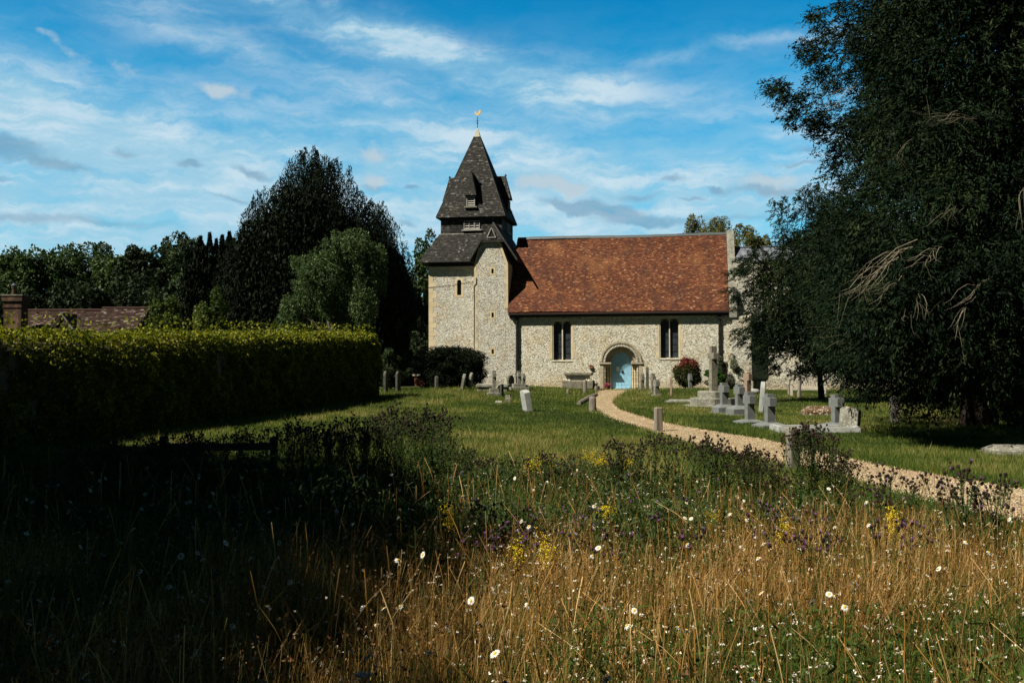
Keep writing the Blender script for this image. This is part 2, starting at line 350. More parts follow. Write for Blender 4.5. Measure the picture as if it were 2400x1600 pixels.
def m_lawn():
    m, nt = mat('lawn_ground'); co = obj_co(nt)
    n1 = nt.noise(co, .28, 5, .6); n2 = nt.noise(co, 2.2, 5, .7); n3 = nt.noise(co, 16, 4, .7)
    c = nt.ramp(n2, [(.25, (.018, .032, .008)), (.5, (.044, .062, .014)), (.75, (.090, .092, .026))])
    c = nt.mix(nt.math('MULTIPLY', nt.step(n1, .48, .68), .55), c, (.095, .080, .028))
    c = nt.mix(.7, c, nt.ramp(n3, [(.3, .35), (.6, 1.0)]), 'MULTIPLY')
    finish(nt, c, .95, nt.math('ADD', n3, n2), 1.0, .08, .1); return m
M_LAWN = m_lawn()
def m_gravel():
    m, nt = mat('gravel_path'); co = obj_co(nt)
    cell = nt.n('ShaderNodeSeparateColor', ins={0: nt.vor(co, 30, 'F1', 1)}).outputs[0]
    c = nt.ramp(cell, [(0, (.08, .052, .028)), (.35, (.29, .205, .115)), (.75, (.45, .34, .205)), (1, (.62, .54, .40))])
    n = nt.noise(co, 1.3, 5, .65); c = nt.mix(nt.math('MULTIPLY', nt.step(n, .5, .7), .5), c, (.30, .20, .11))
    c = nt.mix(nt.math('MULTIPLY', nt.step(nt.noise(co, 8, 4, .7), .62, .7), .5), c, (.12, .09, .045))
    h = nt.vor(co, 30, 'F1', 0); finish(nt, c, .95, nt.math('SUBTRACT', nt.noise(co, 6, 3), h), 1.0, .04, .15); return m
M_GRAVEL = m_gravel()
M_SOIL = m_stone('meadow_soil', (.030, .024, .014), (.060, .045, .026), (.09, .075, .04), .5, 4)

G = lambda *a: list(a)
M_GRASS = m_leaf('lawn_blades', [(0, (.030, .058, .010)), (.45, (.090, .130, .022)), (.8, (.185, .190, .046)), (1, (.32, .26, .11))], .3)
M_MEADOW = m_leaf('meadow_blades', [(0, (.020, .042, .008)), (.28, (.066, .105, .018)), (.50, (.150, .155, .035)), (.60, (.18, .105, .026)), (.80, (.46, .235, .058)), (1, (.86, .60, .29))], .3, (1.2, 1.1, .7))
M_HEADS = m_leaf('dry_heads', [(0, (.045, .022, .014)), (.5, (.15, .075, .032)), (.8, (.34, .19, .085)), (1, (.52, .42, .27))], 0)
M_HEDGE = m_leaf('beech_hedge_leaf', [(0, (.030, .048, .006)), (.5, (.11, .13, .012)), (1, (.30, .29, .025))], .28, (1.4, 1.35, .4))
M_YEW = m_leaf('yew_needles', [(0, (.0030, .0075, .0042)), (.6, (.010, .021, .009)), (1, (.032, .042, .014))], .05, spec=.06)
M_IRISH = m_leaf('irish_yew_needles', [(0, (.0025, .0055, .003)), (.6, (.007, .012, .0055)), (1, (.018, .024, .010))], .03, spec=.05)
M_BIRCH = m_leaf('silvery_leaf', [(0, (.012, .024, .009)), (.45, (.036, .062, .022)), (.8, (.085, .125, .050)), (1, (.17, .22, .11))], .18, spec=.08)
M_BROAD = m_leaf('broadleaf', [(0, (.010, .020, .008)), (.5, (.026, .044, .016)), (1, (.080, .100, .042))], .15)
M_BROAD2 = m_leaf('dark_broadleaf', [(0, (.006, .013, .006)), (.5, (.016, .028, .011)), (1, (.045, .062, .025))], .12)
M_SHRUB = m_leaf('shrub_leaf', [(0, (.020, .040, .008)), (.5, (.050, .080, .018)), (1, (.15, .15, .04))], .25)
M_WILLOW = m_leaf('willow_leaf', [(0, (.045, .050, .015)), (.5, (.11, .11, .036)), (1, (.23, .21, .09))], .3)
M_PHOT = m_leaf('photinia_leaf', [(0, (.012, .020, .006)), (.5, (.045, .060, .015)), (.62, (.10, .025, .018)), (1, (.19, .045, .032))], .15)
M_BUSHG = m_leaf('bright_bush_leaf', [(0, (.010, .035, .006)), (1, (.050, .130, .020))], .2)
M_OLIVE = m_leaf('olive_leaf', [(0, (.040, .055, .030)), (1, (.15, .17, .11))], .15)
M_THIST = m_leaf('knapweed_leaf', [(0, (.014, .030, .008)), (.4, (.038, .066, .017)), (.72, (.085, .110, .032)), (.80, (.016, .012, .010)), (.93, (.050, .030, .019)), (.97, (.20, .07, .28)), (1, (.20, .07, .28))], .2)
M_BROWNH = m_leaf('knapweed_head', [(0, (.030, .012, .012)), (1, (.10, .045, .030))], 0)
M_PURP = m_plain('purple_floret', (.26, .085, .36), .7)
M_WHITEP = m_leaf('daisy_petal', [(0, (.62, .62, .58)), (1, (.80, .80, .77))], .2, (1, 1, 1))
M_YELC = m_plain('daisy_disc', (.62, .38, .03), .7)
M_BROWNP = m_leaf('faded_petal', [(0, (.36, .25, .14)), (1, (.62, .54, .40))], .1, (1, 1, 1))
M_FLORET = m_leaf('pale_floret', [(0, (.30, .21, .12)), (.4, (.60, .54, .42)), (1, (.80, .80, .76))], .1, (1, 1, 1))
M_RAG = m_leaf('ragwort_flower', [(0, (.52, .34, .010)), (1, (.80, .66, .03))], .2, (1, 1, .5))
M_PINKF = m_leaf('pink_flower', [(0, (.30, .05, .10)), (1, (.50, .16, .22))], .2, (1, 1, 1))

# ------------------------------------------------------------------ CHURCH (local frame: x along the front, y inwards, z up)
CH = empty('church', (0.331, 65.98, 0.0), R(-10), 'flint church with shingled spire, red tiled nave roof and pale blue door', 'church')
def fr(a, b, d): return (a, d, b)                 # front-facing polygons: a=u, b=z, d=v
def sd_(a, b, d): return (d, a, b)                # side polygons: a=v, b=z, d=u
def part(mb, name, m, parent=None, **k): return mb.build(name, m, parent or CH, **k)
def shingles(mb, sides, gauge, width, th, jit=.25, tint=(0, 1), sag=0.0, bias=1.0):
    """sides: list of (P0 bottom-left, P1 bottom-right, P2 top-right, P3 top-left) seen from outside; overlapping courses of tiles."""
    for P0, P1, P2, P3 in sides:
        P0, P1, P2, P3 = [Vector(p) for p in (P0, P1, P2, P3)]
        ud = (P1 - P0).normalized(); nrm = ud.cross(((P3 + P2) - (P0 + P1))).normalized(); 
        up = nrm.cross(ud).normalized(); H = (P3 - P0).dot(up); nc = max(1, int(H / gauge))
        for k in range(nc):
            f0, f1 = k / nc, min(1.0, (k + 1.25) / nc)
            fm = (k + .5) / nc
            A = P0.lerp(P3, fm); B = P1.lerp(P2, fm); L = (B - A).length
            if L < width * .4: continue
            nt_ = max(1, round(L / width)); w = L / nt_; shift = random.uniform(-.5, .5) * w
            zo = up * (f0 - fm) * H; zt = up * (f1 - fm) * H
            xs = [0.0] + [max(0, min(L, (i + 1) * w + shift + random.uniform(-.1, .1) * w)) for i in range(nt_ - 1)] + [L]
            for i in range(nt_):
                x0, x1 = xs[i] + .004, xs[i + 1] - .004
                if x1 - x0 < .03: continue
                dz = random.uniform(-jit, jit) * gauge * .25; o = random.uniform(0, th * .6)
                s_ = 0.0
                if sag:
                    s_ = sag * (math.sin((x0 + k * .05) * .8) * .5 + math.sin(x0 * .31 + k * .13 + 1) * .7)
                bl = A + ud * x0 + zo + up * dz + nrm * (th + o + s_); br = A + ud * x1 + zo + up * dz + nrm * (th + o * random.uniform(.4, 1.4) + s_)
                tr = A + ud * x1 + zt + nrm * (.004 + s_); tl = A + ud * x0 + zt + nrm * (.004 + s_)
                tv = tint[0] + (tint[1] - tint[0]) * (random.random() ** bias)
                mb.add([bl, br, tr, tl, bl - nrm * (th + o) * .95, br - nrm * (th + o) * .95], [(0, 1, 2, 3), (4, 5, 1, 0), (4, 0, 3), (5, 2, 1)], tv)

# ---- nave wall with openings
DU, DZ = 6.86, 1.78          # door centre, springing
def arc(r, c=(DU, DZ), n=24, a0=0, a1=180): return [(c[0] + r * math.cos(R(a0 + (a1 - a0) * i / n)), c[1] + r * math.sin(R(a0 + (a1 - a0) * i / n))) for i in range(n + 1)]
W1 = (2.35, 3.67, 1.94, 4.56); W2 = (9.34, 10.63, 2.04, 4.66); DR = (DU - 1.31, DU + 1.31)
mb = MB(); NW = 14.0
def wallbox(m, u0, u1, z0, z1, v0=0.0, v1=.85): m.box((u0, v0, z0), (u1, v1, z1))
wallbox(mb, -.6, W1[0], -.5, 5.2); wallbox(mb, W1[1], DR[0], -.5, 5.2); wallbox(mb, DR[1], W2[0], -.5, 5.2); wallbox(mb, W2[1], NW, -.5, 5.2)
wallbox(mb, W1[0], W1[1], -.5, W1[2]); wallbox(mb, W1[0], W1[1], W1[3], 5.2)
wallbox(mb, W2[0], W2[1], -.5, W2[2]); wallbox(mb, W2[0], W2[1], W2[3], 5.2)
wallbox(mb, DR[0], DR[1], DZ + 1.5, 5.2)
aR = arc(1.31)
for i in range(24):
    (a0, b0), (a1, b1) = aR[i], aR[i + 1]
    mb.prism([(a0, b0), (a1, b1), (a1, DZ + 1.5), (a0, DZ + 1.5)], fr, 0, .85)
mb.box((-.6, 6.3, -.5), (NW, 7.15, 5.2)); mb.box((-.6, .85, -.5), (-.1, 6.3, 5.2))
part(mb, 'nave_wall', M_FLINT, fix=False)
mb = MB(); mb.box((-.3, 1.2, -.3), (13.6, 6.0, 4.9)); part(mb, 'interior', M_VOID)
# plaster patches and stone dressings on the nave wall
for w0, w1 in (W1[:2], W2[:2]):
    for sg, e in ((-1, w0), (1, w1)):
        mb = MB()
        for z in np.arange(2.0, 4.5, .36):
            l = random.choice((.10, .22)); a_, b_ = sorted((e - sg * .01, e + sg * l)); mb.box((a_, -.012, z), (b_, .2, z + .36))
        part(mb, 'window_quoins', M_BUFF)
# ---- doorway
dw = MB()
def ring(m, r0, r1, v0, v1, n=28, tint=.5, jit=0):
    for i in range(n):
        a0, a1 = PI * i / n, PI * (i + 1) / n; g = .004 / r1
        j = random.uniform(-jit, jit)
        P = [(DU + r * math.cos(a), DZ + r * math.sin(a)) for r, a in ((r0 + j, a0 + g), (r1 + j, a0 + g), (r1 + j, a1 - g), (r0 + j, a1 - g))]
        m.prism(P, fr, v0, v1, tint)
ring(dw, 1.22, 1.34, -.09, .3, 40); ring(dw, 1.135, 1.22, -.02, .3, 40); ring(dw, .99, 1.14, .06, .5, 26, jit=.004)
ring(dw, .80, .99, .28, .6, 22); ring(dw, .645, .80, .44, .8, 18)
for sgn in (-1, 1):
    x = lambda a, b: (min(DU + sgn * a, DU + sgn * b), max(DU + sgn * a, DU + sgn * b))
    for a, b, v0 in ((1.14, 1.36, -.015), (.985, 1.14, .16), (.80, .985, .34), (.645, .80, .50)):
        u0, u1 = x(a, b); dw.box((u0, v0, -.2), (u1, .8, DZ - .12))
    u0, u1 = x(.63, 1.42); dw.box((u0, -.085, DZ - .12), (u1, .55, DZ - .01)); u0, u1 = x(.64, 1.36); dw.box((u0, -.03, DZ - .18), (u1, .5, DZ - .12))
DWO = part(dw, 'doorway', M_ARCH)
th = MB()
for i in range(34):
    a = PI * (i + .5) / 34
    c = Vector((DU + 1.075 * math.cos(a), -.01, DZ + 1.075 * math.sin(a)))
    M = Matrix.Translation(c) @ Matrix.Rotation(-a, 4, 'Y')
    th.add([M @ Vector(p) for p in ((-.085, .08, -.028), (.085, .08, -.028), (.085, .08, .028), (-.085, .08, .028), (-.05, -.09, -.022), (.06, -.07, -.022), (.06, -.07, .022), (-.05, -.09, .022))],
           [(0, 1, 2, 3), (4, 7, 6, 5), (0, 4, 5, 1), (1, 5, 6, 2), (2, 6, 7, 3), (3, 7, 4, 0)])
part(th, 'beakhead_ornament', M_TOOTH, DWO)
for sgn in (-1, 1):
    for k, (r, v) in enumerate(((1.06, .09), (.90, .27), (.73, .43))):
        sh = MB(); x0 = DU + sgn * r
        sh.tube([(x0, v, -.05), (x0, v, DZ - .2)], .048, 10)
        for z in (.35, .76, 1.17): sh.lathe([(.05, -.035), (.072, -.02), (.072, .02), (.05, .035)], 10, (x0, v, z))
        sh.lathe([(.05, -.16), (.085, -.03), (.085, 0)], 10, (x0, v, DZ - .19)); sh.lathe([(.09, 0), (.09, .06), (.055, .12)], 10, (x0, v, -.05))
        part(sh, 'shaft', M_BUFF, DWO)
st = MB(); st.box((DU - .95, -.22, -.12), (DU + .85, .61, .035)); part(st, 'threshold', M_PALE, DWO)
# door leaves
dpoly = [(DU - .65, .04), (DU + .65, .04)] + arc(.65, (DU, DZ + .06), 18)
DO = MB(); DO.prism(dpoly, fr, .62, .68)
for (a, b) in ((DU - .62, DU - .006), (DU + .006, DU + .62)):
    n = 3
    for k in range(n):
        u0 = a + (b - a) * k / n + .004; u1 = a + (b - a) * (k + 1) / n - .004; um = max(abs(u0 - DU), abs(u1 - DU))
        DO.box((u0, .598, .26), (u1, .63, DZ + .06 + math.sqrt(max(0, .64 ** 2 - um ** 2))))
    DO.box((a, .585, .05), (b, .63, .25))
DOO = part(DO, 'door', M_BLUE)
h = MB(); h.cbox((DU + .07, .58, 1.16), (.05, .014, .08)); h.tube([(DU + .07 + .06 * math.cos(t), .56, 1.10 + .075 * math.sin(t)) for t in np.linspace(0, 2 * PI, 12)], .014, 6); part(h, 'handle', M_BLACK, DOO)
h = MB(); h.box((DU - .34, .582, 1.19), (DU - .13, .594, 1.49)); part(h, 'paper_notice', M_PAPER, DOO)
# ---- nave windows
def nave_window(w):
    u0, u1, z0, z1 = w; um = (u0 + u1) / 2; m = MB(); fw = .075
    m.box((u0, .02, z0), (u0 + fw, .45, z1)); m.box((u1 - fw, .02, z0), (u1, .45, z1)); m.box((u0 + fw, .02, z1 - .07), (u1 - fw, .45, z1))
    m.add([(u0 - .04, -.05, z0 - .1), (u1 + .04, -.05, z0 - .1), (u1 + .04, .4, z0 + .05), (u0 - .04, .4, z0 + .05), (u0 - .04, .4, z0 - .12), (u1 + .04, .4, z0 - .12)], [(0, 1, 2, 3), (4, 5, 1, 0), (0, 3, 4), (1, 5, 2), (3, 2, 5, 4)])
    m.box((u0 - .10, -.07, z1 + .02), (u1 + .10, .05, z1 + .09)); m.box((u0 - .10, -.07, z1 - .12), (u0 - .03, .05, z1 + .02)); m.box((u1 + .03, -.07, z1 - .12), (u1 + .10, .05, z1 + .02))
    fo = part(m, 'window', M_PALE)
    mu = MB(); mu.box((um - .034, .14, z0), (um + .034, .36, z1 - .07)); part(mu, 'mullion', M_PALE, fo)
    g = MB(); tr = MB()
    for a, b in ((u0 + fw, um - .034), (um + .034, u1 - fw)):
        g.box((a, .29, z0), (b, .31, z1 - .07)); zc = z1 - .40; c = (a + b) / 2; hw = (b - a) / 2
        for sg in (-1, 1):
            e = c + sg * hw; crv = [(e - sg * hw * (1 - math.cos(t_)) * 1.0, zc + .16 + .20 * math.sin(t_)) for t_ in np.linspace(0, PI / 2, 7)]
            tr.tube([(x_, .22, z_) for x_, z_ in crv], .022, 5); tr.tube([(e, .22, zc + .16), (e - sg * hw * .45, .22, zc + .20), (c + sg * hw * .1, .22, zc + .34)], .014, 4)
            tr.add([(e, .2, z1 - .065), (e, .2, zc + .22), (e - sg * hw * .35, .2, z1 - .065), (e, .3, z1 - .065), (e, .3, zc + .22), (e - sg * hw * .35, .3, z1 - .065)], [(0, 1, 2), (5, 4, 3), (1, 4, 5, 2)])
    part(g, 'glass', M_GLASS, fo); part(tr, 'tracery', M_PALE, fo)
    for a_, b_ in ((u0 + fw, um - .034), (um + .034, u1 - fw)):
        for z in np.arange(z0 + .42, z1 - .5, .46): b = MB(); b.box((a_, .265, z), (b_, .28, z + .018)); part(b, 'saddle_bar', M_BLACK, fo)
nave_window(W1); nave_window(W2)
# ---- nave roof
def sideq(u0, u1, v0, z0, v1, z1): return [(u0, v0, z0), (u1, v0, z0), (u1, v1, z1), (u0, v1, z1)]
rf = MB()
RE, RR, RZ, RY = -.38, 3.45, 10.42, 5.08
rf.prism([(RE, RY - .06), (RR, RZ - .10), (7.3, RY - .06), (7.3, RY - .2), (RE, RY - .2)], sd_, -.52, 13.74, .2)
shingles(rf, [sideq(-.55, 13.74, RE, RY, RR, RZ - .02)], .088, .15, .016, .5, (.2, .99), .03, 1.15)
NR = part(rf, 'nave_roof', M_RED, fix=False)
rc = MB()
for i in range(17):
    a, b = -.5 + i * .842, -.5 + (i + 1) * .842 - .012; z = RZ + .03 * math.sin(i * .45 + .5) + .006 * (i % 2)
    rc.prism([(RR - .12, z - .10), (RR - .06, z + .04), (RR, z + .08), (RR + .06, z + .04), (RR + .12, z - .10), (RR, z - .02)], sd_, a, b)
part(rc, 'ridge_flashing', M_LEAD, NR)
gt = MB(); gt.box((-.5, RE - .03, RY - .17), (13.7, RE + .10, RY - .10)); gt.box((-.5, -.02, RY - .32), (13.7, -.14, RY - .2)); part(gt, 'eaves_board', M_BLACK, NR)
# ---- east gable parapet, buttress, chancel
g = MB()
g.prism([(-.42, 4.6), (-.42, 5.25), (3.45, 10.62), (7.3, 5.25), (7.3, 4.6)], sd_, 13.76, 14.24)
part(g, 'gable_parapet', M_LICH)
g = MB(); g.box((13.95, -.32, -.3), (15.12, .9, 4.62)); g.add([(13.95, -.32, 4.62), (15.12, -.32, 4.62), (15.12, .6, 5.15), (13.95, .6, 5.15), (13.95, .9, 4.6), (15.12, .9, 4.6)], [(0, 1, 2, 3), (0, 3, 4), (1, 5, 2), (2, 5, 4, 3)])
g.box((13.88, -.42, -.3), (15.2, .9, .55))
part(g, 'buttress', M_FLINT2, fix=False)
g = MB(); g.box((14.24, .6, -.3), (25.5, 1.4, 8.15)); g.box((14.24, 5.8, -.3), (25.5, 6.6, 8.15)); g.box((25.0, 1.4, -.3), (25.5, 5.8, 8.15)); part(g, 'chancel_wall', M_FLINT, fix=False)
g = MB(); g.box((15.12, .45, -.3), (25.5, .6, .52)); g.prism([(.45, .52), (.6, .52), (.6, .66)], sd_, 15.12, 25.5); part(g, 'plinth', M_OLDST)
g = MB(); g.box((14.26, .52, 8.15), (25.5, 1.45, 8.3)); part(g, 'parapet_coping', M_LICH)
g = MB(); g.box((14.245, .55, 5.1), (15.3, .598, 8.14)); part(g, 'render_patch', M_PLAS)
g = MB(); g.prism([(1.3, 8.15), (3.5, 9.38), (5.9, 8.15)], sd_, 14.26, 25.3, .2); shingles(g, [sideq(14.26, 25.3, 1.25, 8.17, 3.5, 9.42)], .22, .28, .01, .1, (.2, .9)); CRO = part(g, 'chancel_roof', M_SLATE, fix=False)
g = MB(); g.tube([(14.26, 3.5, 9.46), (25.3, 3.5, 9.46)], .07, 8); part(g, 'ridge_roll', M_LEAD, CRO)
# ---- rainwater pipes
def pipe(u, z0, z1, r=.075):
    p = MB(); p.tube([(u, -.12, z0), (u, -.12, z1)], r, 8)
    for z in np.arange(z0 + .3, z1, .85): p.lathe([(r, -.04), (r + .03, -.03), (r + .03, .03), (r, .04)], 8, (u, -.12, z))
    p.box((u - .15, -.26, z1 - .05), (u + .15, -.01, z1 + .26)); part(p, 'rainwater_pipe', M_BLACK)
pipe(.02, -.1, 4.72, .085); pipe(13.15, -.1, 4.60)
b = MB(); b.cbox((4.92, -.06, 1.47), (.10, .06, .07)); b.box((4.79, -.15, 1.38), (5.05, 0, 1.405)); b.prism([(4.80, 1.54), (5.04, 1.54), (4.98, 1.60), (4.86, 1.60)], fr, -.14, 0); part(b, 'wall_lantern', M_REDBRICK)

# ---- tower
TC = (-3.55, 4.25); TH = 2.84
g = MB(); x0, x1, y0, y1 = TC[0] - TH, TC[0] + TH, TC[1] - TH, TC[1] + TH
# front face with the small arched window cut out
TWu0, TWu1, TWz0, TWz1 = -4.40, -4.10, 6.40, 7.30
g.box((x0, y0, -.5), (TWu0, y0 + .8, 8.16)); g.box((TWu1, y0, -.5), (x1, y0 + .8, 8.16)); g.box((TWu0, y0, -.5), (TWu1, y0 + .8, TWz0)); g.box((TWu0, y0, TWz1 + .2), (TWu1, y0 + .8, 8.16))
g.box((x0, y0 + .8, -.5), (x0 + .8, y1, 8.16)); g.box((x1 - .8, y0 + .8, -.5), (x1, y1, 8.16)); g.box((x0 + .8, y1 - .8, -.5), (x1 - .8, y1, 8.16)); g.box((x0 + .8, y0 + .9, -.5), (x1 - .8, y1 - .8, 3))
part(g, 'tower_wall', M_FLINT2, fix=False)
g = MB(); g.box((x0 + .1, y0 + .1, 8.16), (x1 - .1, y1 - .1, 8.64)); g.box((x0 + .02, y0 + .02, 8.40), (x1 - .02, y1 - .02, 8.55)); part(g, 'wall_plate', M_BLACK)
q = MB(); z = -.4; k = 0
while z < 8.1:
    hh = random.uniform(.26, .42); l = (.55, .30)[k % 2]; q.box((x0 - .012, y0 - .012, z), (x0 + l, y0 + l * .8, min(z + hh - .008, 8.15))); z += hh; k += 1
q.box((x0 - .02, y0 - .03, 8.15), (x1 + .02, y0 + .2, 8.36)); q.box((x0 - .02, y0, 8.15), (x0 + .2, y1, 8.36))
part(q, 'tower_quoins', M_BUFF)
w = MB(); um = (TWu0 + TWu1) / 2
w.box((TWu0 - .17, y0 - .015, TWz0 - .15), (TWu0, y0 + .3, TWz1)); w.box((TWu1, y0 - .015, TWz0 - .15), (TWu1 + .17, y0 + .3, TWz1)); w.box((TWu0, y0 - .015, TWz0 - .15), (TWu1, y0 + .3, TWz0))
for i in range(8):
    a0, a1 = PI * i / 8, PI * (i + 1) / 8; w.prism([(um + r * math.cos(a), TWz1 + r * math.sin(a)) for r, a in ((.15, a0), (.32, a0), (.32, a1), (.15, a1))], fr, y0 - .015, y0 + .3)
TWO = part(w, 'tower_window', M_BUFF)
w = MB(); w.prism([(TWu0, TWz0), (TWu1, TWz0)] + arc(.15, (um, TWz1), 8), fr, y0 + .18, y0 + .2); part(w, 'glass', M_GLASS, TWO)
# stair turret (half-hipped gable)
UL, UR = -2.87, -.60
tw = MB()
def tpoly(a, b, zb): return [(a, zb), (b, zb), (b, 8.35), (-1.15, 9.86), (-2.45, 9.86), (a, 8.35)]
sl_ = [(7.70, 8.02), (4.78, 5.10), (2.35, 2.66)]; SU = (-1.71, -1.56)
tw.box((UL, -.03, -.5), (SU[0], 1.6, 8.35)); tw.box((SU[1], -.03, -.5), (UR, 1.6, 8.35))
zz = [-.5] + [z for p in sorted(sl_) for z in p] + [8.35]
for i in range(0, len(zz), 2): tw.box((SU[0], -.03, zz[i]), (SU[1], 1.6, zz[i + 1]))
tw.prism([(UL, 8.35), (UR, 8.35), (-1.15, 9.86), (-2.45, 9.86)], fr, -.03, 1.6); tw.box((SU[0] - .05, .35, 0), (SU[1] + .05, .5, 8.2), .1)
tw.box((UR, -.03, -.5), (-.005, .02, 5.05))
part(tw, 'stair_turret_wall', M_FLINT2, fix=False)
q = MB(); q2 = MB(); z = 1.9; k = 0
while z < 8.3:
    hh = random.uniform(.3, .46); zt = min(z + hh - .008, 8.34)
    l = (.24, .15)[k % 2]; q.box((UL - .012, -.045, z), (UL + l, .3, zt))
    if z > 5.2: l = (.15, .22)[k % 2]; q2.box((UR - l, -.045, z), (UR + .012, 1.62, zt))
    z += hh; k += 1
q2.prism([(UR + .012, 8.34), (-1.14, 9.87), (-1.26, 9.87), (UR - .16, 8.34)], fr, -.045, .2); part(q2, 'turret_quoins', M_BUFF); q.prism([(UL - .012, 8.34), (-2.46, 9.87), (-2.36, 9.87), (UL + .16, 8.34)], fr, -.045, .2)
q.box((UL - .34, -.03, -.5), (UL, 1.2, 2.0)); q.add([(UL - .34, -.03, 2.0), (UL, -.03, 2.75), (UL, 1.2, 2.75), (UL - .34, 1.2, 2.0), (UL, -.03, 2.0), (UL, 1.2, 2.0)], [(0, 4, 1), (0, 1, 2, 3), (3, 2, 5)])
for z0 in (1.0, 1.5, 2.0): q.box((UL, -.05, z0), (UL + random.choice((.35, .5)), .1, z0 + .42))
part(q, 'turret_quoins', M_BUFF)
for z0, z1 in sl_:
    f = MB(); f.box((SU[0] - .11, -.04, z0 - .1), (SU[0], .2, z1 + .1)); f.box((SU[1], -.04, z0 - .1), (SU[1] + .11, .2, z1 + .1)); f.box((SU[0], -.04, z0 - .1), (SU[1], .2, z0)); f.box((SU[0], -.04, z1), (SU[1], .2, z1 + .1))
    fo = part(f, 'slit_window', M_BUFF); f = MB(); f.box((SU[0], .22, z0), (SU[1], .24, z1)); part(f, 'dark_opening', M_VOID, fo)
# skirt roof
SH0, SH1, SZ0, SZ1 = 3.36, 2.20, 8.62, 10.66
def ringq(h0, z0, h1, z1, c=TC):
    q_ = [(-1, -1, 1, -1), (1, -1, 1, 1), (1, 1, -1, 1), (-1, 1, -1, -1)]
    return [[(c[0] + a * h0, c[1] + b * h0, z0), (c[0] + e * h0, c[1] + d * h0, z0), (c[0] + e * h1, c[1] + d * h1, z1), (c[0] + a * h1, c[1] + b * h1, z1)] for a, b, e, d in q_]
def frustum(m, h0, z0, h1, z1, c=TC, tint=.3):
    vs = [(c[0] + a * h, c[1] + b * h, z) for h, z in ((h0, z0), (h1, z1)) for a, b in ((-1, -1), (1, -1), (1, 1), (-1, 1))]
    m.add(vs, [(3, 2, 1, 0), (4, 5, 6, 7), (0, 1, 5, 4), (1, 2, 6, 5), (2, 3, 7, 6), (3, 0, 4, 7)], tint)
s = MB(); frustum(s, SH0 - .02, SZ0 - .03, SH1 - .02, SZ1 - .03); shingles(s, ringq(SH0, SZ0, SH1, SZ1), .13, .15, .02, .4, (.1, 1), .01, 1.6)
for a, b in ((-1, -1), (1, -1)):
    s.tube([(TC[0] + a * SH0, TC[1] + b * SH0, SZ0 + .03), (TC[0] + a * SH1, TC[1] + b * SH1, SZ1 + .02)], .035, 6, .75)
SKO = part(s, 'skirt_roof', M_SHING, fix=False)
s = MB(); frustum(s, SH1 + .05, SZ1 - .01, SH1 - .02, SZ1 + .04); part(s, 'flashing', M_LICH, SKO)
# belfry
BH = 2.15
s = MB(); frustum(s, BH - .02, 10.6, BH - .02, 11.95, tint=.1); shingles(s, ringq(BH, 10.70, BH, 11.9), .15, .16, .022, .5, (.1, .95), 0, 1.5); BEO = part(s, 'belfry', M_SHING, fix=False)
def louvre(parent, u0, u1, z0, z1, v, n, rows, side=0, sill=True):
    m = MB(); f = .05
    T = Matrix.Identity(4) if side == 0 else (Matrix.Translation((TC[0], TC[1], 0)) @ Matrix.Rotation(R(90 * side), 4, 'Z') @ Matrix.Translation((-TC[0], -TC[1], 0)))
    m.box((u0, v - .05, z0), (u0 + f, v + .1, z1), .5, T); m.box((u1 - f, v - .05, z0), (u1, v + .1, z1), .5, T); m.box((u0 + f, v - .05, z0), (u1 - f, v + .1, z0 + f), .5, T); m.box((u0 + f, v - .05, z1 - f), (u1 - f, v + .1, z1), .5, T)
    for k in range(1, n): x = u0 + (u1 - u0) * k / n; m.box((x - .03, v - .045, z0 + f), (x + .03, v + .1, z1 - f), .5, T)
    if sill: m.box((u0 - .13, v - .14, z0 - .09), (u1 + .13, v + .02, z0 - .01), .5, T)
    o = part(m, 'louvred_opening', M_LOUV, parent); b = MB(); hh = (z1 - z0 - 2 * f) / rows
    for k in range(rows):
        z = z0 + f + hh * k
        b.add([T @ Vector(p) for p in ((u0 + f, v - .035, z + .02), (u1 - f, v - .035, z + .02), (u1 - f, v + .075, z + hh * .85), (u0 + f, v + .075, z + hh * .85), (u0 + f, v - .02, z), (u1 - f, v - .02, z))], [(0, 1, 2, 3), (4, 5, 1, 0), (0, 3, 4), (1, 5, 2)])
    part(b, 'louvre_boards', M_LOUV, o, fix=False) if parent is CH else b.build('louvre_boards', M_LOUV, o, fix=False)
    return o
vF = TC[1] - BH - .04
louvre(BEO, -4.06, -2.93, 10.96, 11.56, vF, 3, 3); louvre(BEO, -4.06, -2.93, 10.96, 11.56, vF, 3, 3, 1)
